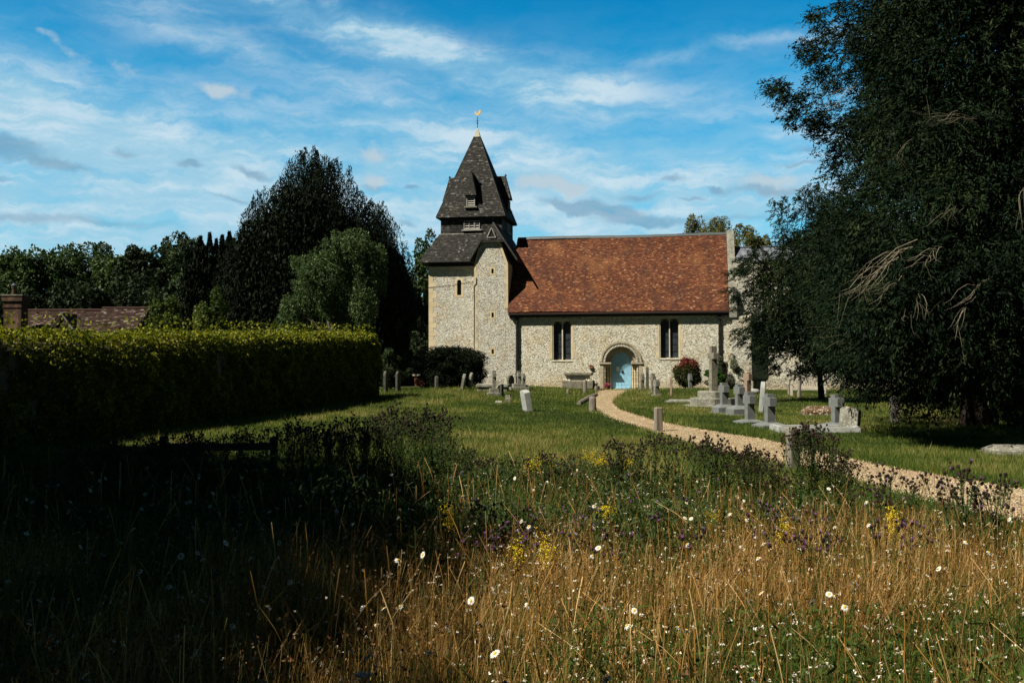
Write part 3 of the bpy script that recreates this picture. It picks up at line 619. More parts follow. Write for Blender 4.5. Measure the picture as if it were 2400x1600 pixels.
# spire
EH, EZ, AZ = 2.44, 11.80, 18.38
s = MB(); frustum(s, EH - .03, EZ - .04, .05, AZ - .15); shingles(s, ringq(EH, EZ, .19, 17.87), .128, .15, .02, .5, (.1, 1), .008, 1.5)
for a, b in ((-1, -1), (1, -1), (1, 1)): s.tube([(TC[0] + a * EH, TC[1] + b * EH, EZ + .03), (TC[0] + a * .2, TC[1] + b * .2, 17.87)], .03, 5, .7)
SPO = part(s, 'spire_roof', M_SHING, fix=False)
s = MB(); frustum(s, .225, 17.84, .03, 18.5); part(s, 'spire_cap', M_CAP, SPO)
hw = lambda z: EH * (AZ - z) / (AZ - EZ)
for side in (0, 1, 2, 3):
    T = Matrix.Translation((TC[0], TC[1], 0)) @ Matrix.Rotation(R(90 * side), 4, 'Z')
    m = MB(); zr, ze, zs = 15.0, 13.3, 12.55; ro = hw(zr) + .80; eo = ro + .40; a = .42; sk = hw(zs) + .10
    P = [(0, -hw(zr) + .3, zr), (0, -ro, zr), (-a, -eo, ze), (a, -eo, ze), (-a, -hw(ze) + .4, ze), (a, -hw(ze) + .4, ze), (0, -hw(zr) + .3, zr - .2)]
    P = [T @ Vector(p) for p in P]; m.add(P, [(1, 2, 3), (0, 1, 3, 5), (0, 4, 2, 1), (2, 4, 5, 3)], .35)
    shingles(m, [[P[2], P[3], P[1], P[1]], [P[3], P[5], P[0], P[1]], [P[4], P[2], P[1], P[0]]], .13, .13, .018, .4, (.1, 1), 0, 1.5)
    m.box((-a + .06, -sk, zs), (a - .06, -hw(ze) + .5, ze + .02), .2, T); m.box((-.04, -ro - .05, zr - .02), (.04, -ro + .08, zr + .10), .8, T)
    dn = m.build('dormer', M_SHING, SPO, fix=False)
    if side in (0, 1):
        T2 = T @ Matrix.Translation((0, 0, 0)); f = MB()
        f.box((-.30, -sk - .06, zs), (-.24, -sk + .05, ze - .08), .5, T2); f.box((.24, -sk - .06, zs), (.30, -sk + .05, ze - .08), .5, T2); f.box((-.24, -sk - .06, ze - .14), (.24, -sk + .05, ze - .08), .5, T2)
        for k in range(4): z = zs + .05 + k * .15; f.add([T2 @ Vector(p) for p in ((-.24, -sk - .05, z), (.24, -sk - .05, z), (.24, -sk + .03, z + .11), (-.24, -sk + .03, z + .11), (-.24, -sk - .03, z - .015), (.24, -sk - .03, z - .015))], [(0, 1, 2, 3), (4, 5, 1, 0)])
        f.build('louvres', M_LOUV, dn, fix=False)
        f = MB(); f.box((-.44, -sk - .18, zs - .10), (.44, -sk + .04, zs - .01), .5, T2); f.build('sill', M_LICH, dn)
# weathervane
s = MB(); cx, cy = TC; s.tube([(cx, cy, 18.45), (cx, cy, 19.35)], .022, 6)
s.lathe([(.02, -.06), (.07, 0), (.02, .06)], 8, (cx, cy, 18.85)); s.tube([(cx - .14, cy, 19.0), (cx + .14, cy, 19.0)], .014, 5); s.tube([(cx, cy - .14, 19.0), (cx, cy + .14, 19.0)], .014, 5)
WV = part(s, 'weathervane', M_BLACK)
cock = [(-.20, .10), (-.24, .22), (-.20, .34), (-.15, .36), (-.11, .30), (-.10, .20), (0, .17), (.08, .22), (.10, .36), (.17, .45), (.27, .42), (.30, .30), (.24, .12), (.14, .04), (.03, -.01), (.02, -.10), (-.03, -.10), (-.03, 0), (-.12, .04)]
s = MB()
for i in range(1, len(cock) - 1): pass
s.prism([(cx + a * .85, 19.42 + b * .85) for a, b in cock], fr, cy - .03, cy + .03); part(s, 'cockerel', M_GOLD, WV)
# turret roof (gabled, half-hipped)
RX = -1.62; RL, RRr = -3.14, .06; zE, zR, zH = 8.58, 11.12, 9.90; vf, vb = -.26, 2.3
def gx(z, s_): return RX + (RL - RX if s_ < 0 else RRr - RX) * (zR - z) / (zR - zE)
m = MB(); Lh, Rh = gx(zH, -1), gx(zH, 1)
A0, A1, B0, B1 = (RL, vf, zE), (RL, vb, zE), (RRr, vf, zE), (RRr, vb, zE); LHp, RHp = (Lh, vf, zH), (Rh, vf, zH); Rf, Rb = (RX, vf + .42, zR), (RX, vb, zR)
dn_ = lambda p, d=.07: (p[0], p[1], p[2] - d * 1.8)
for poly in ((A0, LHp, Rf, Rb, A1), (B0, B1, Rb, Rf, RHp), (LHp, RHp, Rf)):
    n = len(poly); m.add(list(poly) + [dn_(p) for p in poly], [tuple(range(n)), tuple(range(2 * n - 1, n - 1, -1))] + [(i, (i + 1) % n, n + (i + 1) % n, n + i) for i in range(n)], .35)
shingles(m, [[A1, A0, LHp, (Lh, vb, zH)], [(Lh, vb, zH), LHp, Rf, Rb], [B0, B1, (Rh, vb, zH), RHp], [RHp, (Rh, vb, zH), Rb, Rf], [LHp, RHp, Rf, Rf]], .13, .15, .018, .4, (.1, 1), 0, 1.5)
m.tube([Rf, Rb], .05, 6, .7); m.tube([B0, RHp, Rf], .06, 5, .85); m.tube([A0, LHp, Rf], .035, 5, .5)
TRO = part(m, 'turret_roof', M_SHING, fix=False)
m = MB(); gx0, gz0 = RX - .03, 10.06
for a, b in (((-.30, 0), (0, .66)), ((0, .66), (.30, 0)), ((-.30, 0), (.30, 0))):
    m.tube([(gx0 + a[0], vf - .03, gz0 + a[1]), (gx0 + b[0], vf - .03, gz0 + b[1])], .035, 5)
GBO = part(m, 'gablet_vent', M_LOUV, TRO)
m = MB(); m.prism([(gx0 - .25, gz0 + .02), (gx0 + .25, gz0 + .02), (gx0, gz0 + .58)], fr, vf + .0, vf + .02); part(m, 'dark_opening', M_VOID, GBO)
# conductor and cable
m = MB(); m.tube([(UL - .03, -.06, 2.7), (UL - .02, -.07, 6.9), (UL + .12, -.07, 7.05), (UL + .12, -.07, 7.45)], .022, 5); part(m, 'conductor_strip', M_OAK)
m = MB(); m.tube([(x0, y0 - .03, 6.95), (-4.7, y0 - .05, 7.13), (-3.3, y0 - .04, 7.30), (UL - .1, .9, 7.32)], .012, 4); part(m, 'cable', M_BLACK)

# ---- knapped flint facing : every wall face carries rows of proud stones
def m_stones(name, stops):
    m, nt = mat(name); c = nt.ramp(tintv(nt), stops); co = obj_co(nt); f = nt.noise(co, 60, 3, .7); c = nt.mix(.35, c, nt.ramp(f, [(.3, .5), (.6, 1.0)]), 'MULTIPLY')
    big = nt.noise(co, .8, 4, .6); c = nt.mix(nt.math('MULTIPLY', nt.step(big, .48, .64), .48), c, (.86, .69, .42), 'MULTIPLY'); zz_ = nt.n('ShaderNodeSeparateXYZ', ins={0: co}).outputs[2]; lowz = nt.step(nt.math('ADD', zz_, nt.math('MULTIPLY', nt.noise(co, 2.5, 4, .6), 1.2)), 1.35, .75); c = nt.mix(nt.math('MULTIPLY', lowz, .6), c, (.85, .66, .38), 'MULTIPLY'); b2 = nt.noise(co, 1.9, 5, .65); c = nt.mix(nt.math('MULTIPLY', nt.step(b2, .52, .66), .40), c, (.40, .40, .38), 'MULTIPLY'); finish(nt, c, .8, spec=.25); return m
M_FST = m_stones('cream_flint_stones', [(0, (.22, .20, .16)), (.12, (.36, .34, .28)), (.35, (.58, .56, .47)), (.8, (.72, .70, .62)), (1, (.82, .81, .76))])
M_FST2 = m_stones('grey_flint_stones', [(0, (.16, .16, .15)), (.10, (.34, .33, .30)), (.4, (.52, .50, .45)), (.85, (.68, .67, .61)), (1, (.80, .79, .75))])
def facing(u0, u1, z0, z1, v, m, row, per, holes=(), clip=None, seed=0, proud=.017):
    r_ = np.random.default_rng(seed); U, Z_ = [], []
    z = z0 + row / 2
    while z < z1:
        n = int((u1 - u0) / per); U.append(u0 + (np.arange(n) + r_.uniform(.1, .9, n)) * per); Z_.append(z + r_.normal(0, row * .22, n)); z += row
    U = np.concatenate(U); Z_ = np.concatenate(Z_); k = np.ones(len(U), bool)
    for a, b, c, d in holes: k &= ~((U > a) & (U < b) & (Z_ > c) & (Z_ < d))
    if clip is not None: k &= clip(U, Z_)
    U, Z_ = U[k], Z_[k]; n = len(U); W_ = per * r_.uniform(.45, .85, n); H_ = row * r_.uniform(.36, .60, n); V = np.zeros((n, 7, 3)); pr_ = proud * r_.uniform(.3, 1.2, n)
    for q in range(6):
        a = q * PI / 3 + r_.normal(0, .2, n); V[:, q, 0] = U + np.cos(a) * W_ * r_.uniform(.8, 1.1, n); V[:, q, 2] = Z_ + np.sin(a) * H_ * r_.uniform(.8, 1.1, n); V[:, q, 1] = v - .001
    V[:, 6, 0] = U + r_.normal(0, .2, n) * W_; V[:, 6, 2] = Z_ + r_.normal(0, .2, n) * H_; V[:, 6, 1] = v - pr_
    npmesh('flint_facing', V, 7, r_.random(n), m, CH, faces=[(q, (q + 1) % 6, 6)[::-1] for q in range(6)])
ad = lambda U, Z_: ~(((U - DU) ** 2 + (Z_ - DZ) ** 2 < 1.38 ** 2) & (Z_ > DZ)) & ~((abs(U - DU) < 1.44) & (Z_ <= DZ))
facing(.12, 13.95, 0, 4.95, 0, M_FST, .058, .085, [(w[0] - .12, w[1] + .12, w[2] - .14, w[3] + .12) for w in (W1, W2)] + [(4.75, 5.1, 1.35, 1.65)], ad, 1, .022)
facing(x0 + .35, UL, 0, 8.14, y0, M_FST2, .056, .078, [(TWu0 - .2, TWu1 + .2, TWz0 - .17, TWz1 + .33)], None, 2)
facing(UL + .2, UR - .16, 2.5, 8.34, -.03, M_FST2, .056, .078, [(SU[0] - .12, SU[1] + .12, a - .12, b + .12) for a, b in sl_], None, 3)
facing(UL + .2, UR - .1, 8.34, 9.84, -.03, M_FST2, .056, .078, (), lambda U, Z_: (U > UL + .2 + (Z_ - 8.34) * .29) & (U < UR - .2 - (Z_ - 8.34) * .37), 4)
facing(UL + .02, -.05, 0, 2.5, -.03, M_FST2, .056, .078, [(SU[0] - .12, SU[1] + .12, 2.2, 2.8), (UL, UL + .5, 1.0, 2.5)], None, 5)
facing(UR - .1, -.05, 2.5, 5.0, -.03, M_FST2, .056, .078, (), None, 6)
facing(15.15, 25.4, .7, 8.1, .6, M_FST, .062, .09, (), None, 7, .022); facing(15.15, 25.4, 0, .5, .45, M_FST2, .062, .09, (), None, 8); facing(13.97, 15.1, .58, 4.6, -.32, M_FST2, .062, .09, (), None, 9, .022)

# ------------------------------------------------------------------ GROUND, PATH
def lines():
    xs = np.concatenate([-np.geomspace(1500, 42, 14), np.arange(-40, 40.1, .8), np.geomspace(42, 1500, 14)])
    ys = np.concatenate([-np.geomspace(600, 12, 8), np.arange(-10, 92, .8), np.geomspace(93, 2600, 18)])
    return xs, ys
xs, ys = lines(); X, Y = np.meshgrid(xs, ys); Z = gz(X, Y)
V = np.stack([X, Y, Z], -1).reshape(-1, 3); nx, ny = len(xs), len(ys)
F = [(j * nx + i, j * nx + i + 1, (j + 1) * nx + i + 1, (j + 1) * nx + i) for j in range(ny - 1) for i in range(nx - 1)]
me = bpy.data.meshes.new('ground'); me.from_pydata(V.tolist(), [], F); me.materials.append(M_LAWN); me.shade_smooth()
go = bpy.data.objects.new('ground', me); COL.objects.link(go); tag(go, kind='structure')
far_px = [(1500, 914), (1455, 925), (1437, 944), (1452, 960), (1485, 972), (1530, 985), (1600, 1000), (1700, 1016), (1800, 1032), (1900, 1056), (2000, 1078), (2100, 1100), (2200, 1116), (2300, 1132), (2420, 1152), (2700, 1200), (3300, 1290), (4000, 1400)]
near_px = [(1408, 914), (1385, 930), (1388, 948), (1408, 966), (1440, 982), (1488, 996), (1545, 1015), (1640, 1045), (1740, 1068), (1840, 1088), (1950, 1112), (2060, 1142), (2160, 1168), (2270, 1192), (2410, 1222), (2700, 1290), (3300, 1420), (4000, 1590)]
FA = [gnd(*p)[:2] for p in far_px]; NE = [gnd(*p)[:2] for p in near_px]
pv = []; nc = 7; P_ = []
for k in range(len(FA)):
    P_.append((np.array(FA[k]), np.array(NE[k])))
rows = []
for k in range(len(P_) - 1):
    for s_ in np.linspace(0, 1, 6, endpoint=False): rows.append((P_[k][0] * (1 - s_) + P_[k + 1][0] * s_, P_[k][1] * (1 - s_) + P_[k + 1][1] * s_))
rows.append(P_[-1])
for i, (a, b) in enumerate(rows):
    ja, jb = .07 * math.sin(i * 2.1) + .05 * math.sin(i * 5.3), .07 * math.sin(i * 1.7) + .05 * math.sin(i * 4.1)
    d = b - a; d = d / (np.linalg.norm(d) + 1e-6); a = a + d * ja; b = b + d * jb
    for j in range(nc):
        t = j / (nc - 1); p = a * (1 - t) + b * t; pv.append((p[0], p[1], float(gz(p[0], p[1])) + .012 + .012 * math.sin(PI * t)))
F = [(i * nc + j, (i + 1) * nc + j, (i + 1) * nc + j + 1, i * nc + j + 1) for i in range(len(rows) - 1) for j in range(nc - 1)]
me = bpy.data.meshes.new('path'); me.from_pydata(pv, [], F); me.materials.append(M_GRAVEL)
po = bpy.data.objects.new('path', me); COL.objects.link(po); tag(po, kind='structure')
PATH = np.array(FA + NE[::-1])
def inpoly(x, y, poly):
    r = np.zeros(x.shape, bool); n = len(poly); j = n - 1
    for i in range(n):
        xi, yi = poly[i]; xj, yj = poly[j]
        c = ((yi > y) != (yj > y)) & (x < (xj - xi) * (y - yi) / (yj - yi + 1e-12) + xi); r ^= c; j = i
    return r
# loose stones on the path
N = 24000; k = rng.integers(0, len(rows) - 1, N); t = rng.random(N)
Aa = np.array([r[0] for r in rows]); Bb = np.array([r[1] for r in rows]); p = Aa[k] * (1 - t[:, None]) + Bb[k] * t[:, None] + rng.normal(0, .12, (N, 2))
s_ = rng.uniform(.006, .016, N); z = gz(p[:, 0], p[:, 1]) + .022
V = np.zeros((N, 5, 3)); an = rng.random(N) * 6.28
for q in range(4):
    V[:, q, 0] = p[:, 0] + np.cos(an + q * PI / 2) * s_ * 1.3; V[:, q, 1] = p[:, 1] + np.sin(an + q * PI / 2) * s_; V[:, q, 2] = z - .005
V[:, 4, 0] = p[:, 0]; V[:, 4, 1] = p[:, 1]; V[:, 4, 2] = z + s_ * .8
M_PEB = m_tile('pebbles', [(0, (.14, .095, .05)), (.5, (.36, .265, .155)), (1, (.60, .51, .37))])
o = npmesh('loose_gravel', V, 5, rng.random(N), M_PEB, faces=[(0, 1, 4), (1, 2, 4), (2, 3, 4), (3, 0, 4)]); tag(o, kind='stuff')

# ------------------------------------------------------------------ FOLIAGE TOOLS
def unit(v): return v / (np.linalg.norm(v, axis=-1, keepdims=True) + 1e-9)
def diamonds(P, L, Wd, bias=(0, 0, 0), spread=1.0, fold=0.0):
    """P (N,3) centres -> (N,4,3) diamond leaves, axis = bias + spread*random."""
    N = len(P); d = unit(np.asarray(bias, float) + rng.normal(0, 1, (N, 3)) * spread)
    w = unit(np.cross(d, rng.normal(0, 1, (N, 3)))); L = np.broadcast_to(L, (N,))[:, None]; Wd = np.broadcast_to(Wd, (N,))[:, None]
    n = np.cross(d, w) * fold * Wd
    return np.stack([P - d * L * .5, P + w * Wd * .5 + n, P + d * L * .5, P - w * Wd * .5 + n], 1)
def cloud(c, r, n, shell=.5):
    d = unit(rng.normal(0, 1, (n, 3))); q = rng.random((n, 1)) ** (1 / 3.0); q = q * (1 - shell) + shell * np.clip(rng.normal(.92, .12, (n, 1)), 0, 1.15)
    return np.asarray(c) + d * q * np.asarray(r)
def limbs(name, base, targets, r0, m, parent, n=7, wob_=.25, rt=.04):
    mb = MB(); base = Vector(base); top = max(t[2] for t in targets); cx = sum(t[0] for t in targets) / len(targets); cy = sum(t[1] for t in targets) / len(targets)
    h = top - base.z; spine = []
    for k in range(6):
        f = k / 5; spine.append(Vector((base.x + (cx - base.x) * f * .8 + random.uniform(-.1, .1) * f * h * .1, base.y + (cy - base.y) * f * .8, base.z - .1 + h * .86 * f)))
    mb.tube(spine, [r0 * (1.25 if k == 0 else (1 - .8 * k / 5)) for k in range(6)], n)
    for t in targets:
        t = Vector(t); f = min(.8, max(.12, (t.z - base.z) / h * .62)); i = int(f * 5); s = spine[i].lerp(spine[i + 1], f * 5 - i)
        mid = s.lerp(t, .5) + Vector((random.uniform(-wob_, wob_), random.uniform(-wob_, wob_), .12 * (t - s).length)); rr = r0 * (1 - .8 * f) * .5
        mb.tube([s, s.lerp(mid, .5), mid, mid.lerp(t, .6), t], [rr, rr * .85, rr * .6, rr * .4, rt * .5], 5)
    return mb.build(name, m, parent, fix=False)
def tree(name, label, cat, x, y, H, rad, zb, mt, nc, nl, leaf, group=None, bias=(0, 0, -.2), spread=1.0, cl=.30, seed=1, bark=None, asp=.55, shape=1.0, tb=None, roundtop=.5, z0=None):
    global rng
    rng = np.random.default_rng(seed); random.seed(seed)
    z0 = float(gz(x, y)) if z0 is None else z0
    t = empty(name, (x, y, z0), 0, label, cat, group)
    rx, ry = rad; rz = (H - zb) / 2; cz = zb + rz
    C_ = []
    for i in range(nc):
        d = unit(rng.normal(0, 1, 3)); q = rng.uniform(.35, 1.0) ** .5
        k = (1 - .35 * shape * d[2]) if d[2] > 0 else 1.0
        C_.append((d[0] * rx * q * k * (1 - cl * .35), d[1] * ry * q * k * (1 - cl * .35), cz + d[2] * rz * q * (1 - cl * .15)))
    Vs, Ts = [], []
    per = nl // nc
    for c in C_:
        r = np.array([rx, ry, rz * .8]) * cl * rng.uniform(.6, 1.25); n = int(per * rng.uniform(.6, 1.4))
        p = cloud(c, r, n, .55); Vs.append(diamonds(p, leaf * rng.uniform(.6, 1.3, n), leaf * asp * rng.uniform(.6, 1.3, n), bias, spread)); Ts.append(np.clip(rng.normal(.5, .22, n) + rng.uniform(-.15, .15), 0, 1))
    V = np.concatenate(Vs); T = np.concatenate(Ts)
    npmesh('crown', V, 4, T, mt, t)
    tg = [C_[i] for i in rng.choice(len(C_), min(9, len(C_)), replace=False)]
    limbs('trunk', (0, 0, 0), tg, max(.09, H * .022), bark or M_TRUNK, t)
    return t

# ------------------------------------------------------------------ HEDGE
def hedge():
    t = empty('clipped_hedge', (-8.4, 35, 0), 0, 'long tall clipped beech hedge with sunlit yellow green top', 'hedge')
    A = np.array([-11.2, 6.0]); B = np.array([-6.85, 51.0]); L = np.linalg.norm(B - A); d = (B - A) / L; n = np.array([d[1], -d[0]]); wd = 1.9
    def H(s): return 1.96 + (3.18 - 1.96) * s / L + .05 * np.sin(s * .9) + .04 * np.sin(s * 2.3 + 1)
    N = 125000; s = rng.random(N) ** 0.8 * L; s = L - s if False else s
    u = rng.random(N); Hs = H(s)
    # profile round the section: front face (0..H), shoulder radius .45, top
    per = Hs + 1.2; q = u * per; P = np.zeros((N, 3)); r = .45
    front = q < Hs - r * .3; off = np.where(front, 0, 0); z = np.where(front, q, 0)
    a = np.clip((q - (Hs - r * .3)) / (1.2 + r * .3), 0, 1)          # along the shoulder and top
    ang = np.clip(a * 2.6, 0, 1) * PI / 2; inn = np.where(front, 0, r * (1 - np.cos(ang)) + np.clip(a - .38, 0, 1) / .62 * (wd - r))
    z = np.where(front, q * (Hs - r) / (Hs - r * .3), Hs - r + r * np.sin(ang))
    lump = .10 * np.sin(s * .53 + 1) + .12 * np.sin(s * 1.7 + z * 2) + .07 * np.sin(s * 4.1 - z * 3.3) + .05 * np.sin(s * 9 + z * 7)
    inn = inn + lump * np.where(front, 1, .3) + np.abs(rng.normal(0, .10, N)) - .05
    z = z + np.where(front, 0, rng.normal(0, .05, N) + (rng.random(N) < .07) * rng.random(N) ** 2 * .5)
    P[:, :2] = A + s[:, None] * d - inn[:, None] * n; P[:, 2] = z
    leaf = .085 + .0016 * np.maximum(0, s - 10)
    V = diamonds(P, leaf * rng.uniform(.7, 1.3, N), leaf * .62, (0, 0, .1), 1.0)
    T = np.clip(rng.normal(.5, .25, N), 0, 1)
    # end face and back face
    M = 16000; w = rng.random(M) * wd; z = rng.random(M) * (3.3 - .25 * ((w / wd * 2 - 1) ** 4)); P2 = np.zeros((M, 3)); e = L + np.abs(rng.normal(0, .10, M)) - .1 + .1 * np.sin(z * 3)
    P2[:, :2] = A + e[:, None] * d - w[:, None] * n; P2[:, 2] = z; V2 = diamonds(P2, .16, .10, (0, 0, 0), 1)
    M3 = 22000; s3 = rng.random(M3) * L; P3 = np.zeros((M3, 3)); P3[:, :2] = A + s3[:, None] * d - (wd + rng.normal(0, .08, M3))[:, None] * n; P3[:, 2] = rng.random(M3) * H(s3); V3 = diamonds(P3, .2, .14, (0, 0, 0), 1)
    V = np.concatenate([V, V2, V3]); V[:, :, 0] += 8.4; V[:, :, 1] -= 35
    npmesh('leaves', V, 4, np.concatenate([T, rng.random(M) * .8, rng.random(M3)]), M_HEDGE, t)
    m = MB(); k = 12  # solid core added inside the leaves, shaped to stop sun passing through
    for i in range(k):
        s0, s1 = L * i / k, L * (i + 1) / k - (.15 if i == k - 1 else 0); h0, h1 = float(H(s0)) - .10, float(H(s1)) - .10
        P = []
        for s_, h_ in ((s0, h0), (s1, h1)):
            for o, z in ((.25, 0), (.20, h_ - .22), (.34, h_ - .08), (wd - .6, h_ - .05), (wd - .25, h_ - .4), (wd - .2, 0)):
                p = A + d * s_ - n * o; P.append((p[0] + 8.4, p[1] - 35, z))
        fs = [(j, (j + 1) % 6, 6 + (j + 1) % 6, 6 + j) for j in range(6)]
        if i == 0: fs.append(tuple(range(6)))
        if i == k - 1: fs.append(tuple(range(11, 5, -1)))
        m.add(P, fs, .3)
    m.build('opaque_core', M_TRUNK, t, fix=False)
hedge()

# ------------------------------------------------------------------ LEFT IRISH YEW
def irish_yew():
    global rng; rng = np.random.default_rng(21)
    D0 = 78.0
    prof = [(505, 790), (515, 640), (535, 585), (550, 555), (572, 520), (590, 480), (603, 438), (640, 425), (662, 385), (682, 350), (720, 336), (762, 345), (800, 372), (830, 392), (842, 445), (880, 462), (912, 478), (935, 505), (950, 560), (962, 600), (972, 690), (975, 790)]
    pr = np.array([(at(px, py, D0)[0], at(px, py, D0)[2]) for px, py in prof]); x0, x1 = pr[0, 0], pr[-1, 0]; xc = (x0 + x1) / 2; hw_ = (x1 - x0) / 2
    t = empty('irish_yew', (xc, D0, 0), 0, 'huge dark Irish yew with upright plumes left of the tower', 'yew tree')
    Vs, Ts, tg = [], [], []
    cols = []
    for k in range(230):
        a = rng.random() * 2 * PI; q = rng.random() ** .45; ex = math.cos(a) * q; ey = math.sin(a) * q
        cols.append((ex, ey))
    for ex, ey in cols:
        x = xc + ex * hw_ * .98; y = D0 + ey * 5.2; zt = np.interp(x, pr[:, 0], pr[:, 1]) * (1 - .30 * ey * ey) * (D0 + ey * 5.2) / D0
        zt = (zt - 1.75) + 1.75 - rng.uniform(0, .5) - (rng.random() < .4) * rng.uniform(0, 1.4)
        n = int(800 * rng.uniform(.7, 1.2)); h = min(zt - .3, rng.uniform(5, 11)); f = rng.random(n) ** .8; z = zt - h * f
        r = .68 * np.clip(f * 7, .22, 1) * (1 + .25 * np.sin(z * 2 + ex * 9)) * rng.uniform(.7, 1.2); an = rng.random(n) * 2 * PI; rr = r * np.sqrt(rng.random(n)) * 1.05
        P = np.stack([x + rr * np.cos(an) - xc, y + rr * np.sin(an) - D0, z], 1)
        Vs.append(diamonds(P, rng.uniform(.14, .30, n), rng.uniform(.045, .085, n), (0, 0, 1.1), .40)); Ts.append(np.clip(rng.normal(.45, .2, n) + rng.uniform(-.18, .18), 0, 1)); tg.append((x - xc, y - D0, zt - h * .4))
    # lower skirts
    n = 42000; a = rng.random(n) * 2 * PI; xx = np.cos(a) * hw_ * rng.uniform(.9, 1.02, n); yy = np.sin(a) * 5.3 * rng.uniform(.88, 1.05, n); zt = np.interp(xx + xc, pr[:, 0], pr[:, 1]) * .78
    P = np.stack([xx, yy, rng.random(n) ** .9 * zt], 1); Vs.append(diamonds(P, rng.uniform(.25, .55, n), rng.uniform(.09, .18, n), (0, 0, 1.0), .5)); Ts.append(np.clip(rng.normal(.4, .2, n) + .15 * np.sin(xx * 3) , 0, 1))
    n = 16000; P = cloud((0, 0, 5.5), (hw_ * .85, 4.3, 7.5), n, .7); P = P[P[:, 2] > 0]; Vs.append(diamonds(P, .8, .45, (0, 0, 1), .6)); Ts.append(np.full(len(P), .1))
    npmesh('crown', np.concatenate(Vs), 4, np.concatenate(Ts), M_IRISH, t)
    limbs('trunk', (0, 0, 0), [tg[i] for i in range(0, 230, 12)], .75, M_YEWBARK, t)
irish_yew()
def cypress(px, py, D, w, label, seed):
    global rng; rng = np.random.default_rng(seed)
    x, y, zt = at(px, py, D); t = empty('cypress', (x, y, 0), 0, label, 'cypress', 'narrow dark cypresses beyond the hedge'); n = 5200
    f = rng.random(n); z = zt * (1 - f); r = w * np.clip(f * 4.5, .08, 1) ** .8 * (1 + .2 * np.sin(z * 3 + seed)); an = rng.random(n) * 2 * PI; q = np.sqrt(rng.uniform(.3, 1.05, n))
    P = np.stack([r * q * np.cos(an), r * q * np.sin(an), z], 1)
    npmesh('crown', diamonds(P, rng.uniform(.3, .6, n), rng.uniform(.1, .2, n), (0, 0, 1.2), .4), 4, np.clip(rng.normal(.4, .2, n), 0, 1), M_IRISH, t)
    m = MB(); m.tube([(0, 0, -.1), (0, 0, zt * .9)], [.16, .04], 6); m.build('trunk', M_YEWBARK, t)
for i, (px, py, w, lb) in enumerate([(470, 556, 1.0, 'short blunt cypress, leftmost of the dark row'), (492, 548, .75, 'tallest narrow cypress in the dark row left of the yew'), (507, 562, .65, 'thin lower cypress right of the tallest narrow one'), (521, 553, .7, 'narrow cypress second from the huge Irish yew'), (538, 545, .9, 'cypress touching the left flank of the huge Irish yew'), (448, 590, .9, 'low dark cypress against the pale broadleaf trees')]):
    cypress(px, py, 92, w, lb, 40 + i)

# ------------------------------------------------------------------ OTHER TREES AND BUSHES
def ptree(px, py_top, D, wpx, name, label, cat, mt, nc, nl, leaf, zb=0.0, **k):
    x, y, zt = at(px, py_top, D); r = wpx / FPX * D
    return tree(name, label, cat, x, y, zt, (r, k.pop('ry', r * .8)), zb, mt, nc, nl, leaf, **k)
BG = [(-40, 596, 112, 85, M_BIRCH, 'grey green tree rising at the left edge beyond the cottage chimney'), (60, 572, 108, 62, M_BIRCH, 'thin topped grey green tree above the brick chimney'), (150, 573, 112, 62, M_BIRCH, 'soft pale topped tree above the cottage roof ridge'),
      (225, 577, 114, 60, M_BROAD, 'mid green broadleaf above the cottage gable'), (285, 578, 110, 60, M_BIRCH, 'pale feathery tree between the gable and the dark maple'), (345, 574, 106, 58, M_BROAD2, 'dark round topped maple with layered leaves beyond the cottage'),
      (392, 585, 112, 50, M_BROAD, 'broadleaf tree just right of the dark maple'), (408, 556, 126, 32, M_BROAD, 'far twin topped poplar above the dark maple'), (440, 556, 128, 40, M_BROAD, 'far broad topped tree left of the cypress row'), (455, 610, 104, 45, M_BIRCH, 'pale leaning broadleaf left of the cypress row')]
for i, (px, py, D, w, mt, lb) in enumerate(BG):
    ptree(px, py, D, w * 1.4, 'broadleaf_tree', lb, 'tree', mt, 60, 15000, .40, zb=3.0, group='trees beyond the cottage', seed=60 + i, cl=.30, shape=0, asp=.6)
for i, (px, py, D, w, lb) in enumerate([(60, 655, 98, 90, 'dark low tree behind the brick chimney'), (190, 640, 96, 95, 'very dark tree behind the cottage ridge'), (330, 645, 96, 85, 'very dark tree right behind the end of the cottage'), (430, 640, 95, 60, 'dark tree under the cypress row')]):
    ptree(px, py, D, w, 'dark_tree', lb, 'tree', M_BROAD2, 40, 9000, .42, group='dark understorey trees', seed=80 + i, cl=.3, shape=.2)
ptree(385, 688, 55, 62, 'garden_shrub', 'small leaved green shrub beside the cottage roof end', 'shrub', M_SHRUB, 34, 9000, .15, seed=91, cl=.28, group='garden shrubs behind the hedge')
ptree(492, 676, 52, 62, 'garden_shrub', 'taller sunlit green shrub below the cypress row', 'shrub', M_SHRUB, 36, 10000, .15, seed=92, cl=.28, group='garden shrubs behind the hedge')
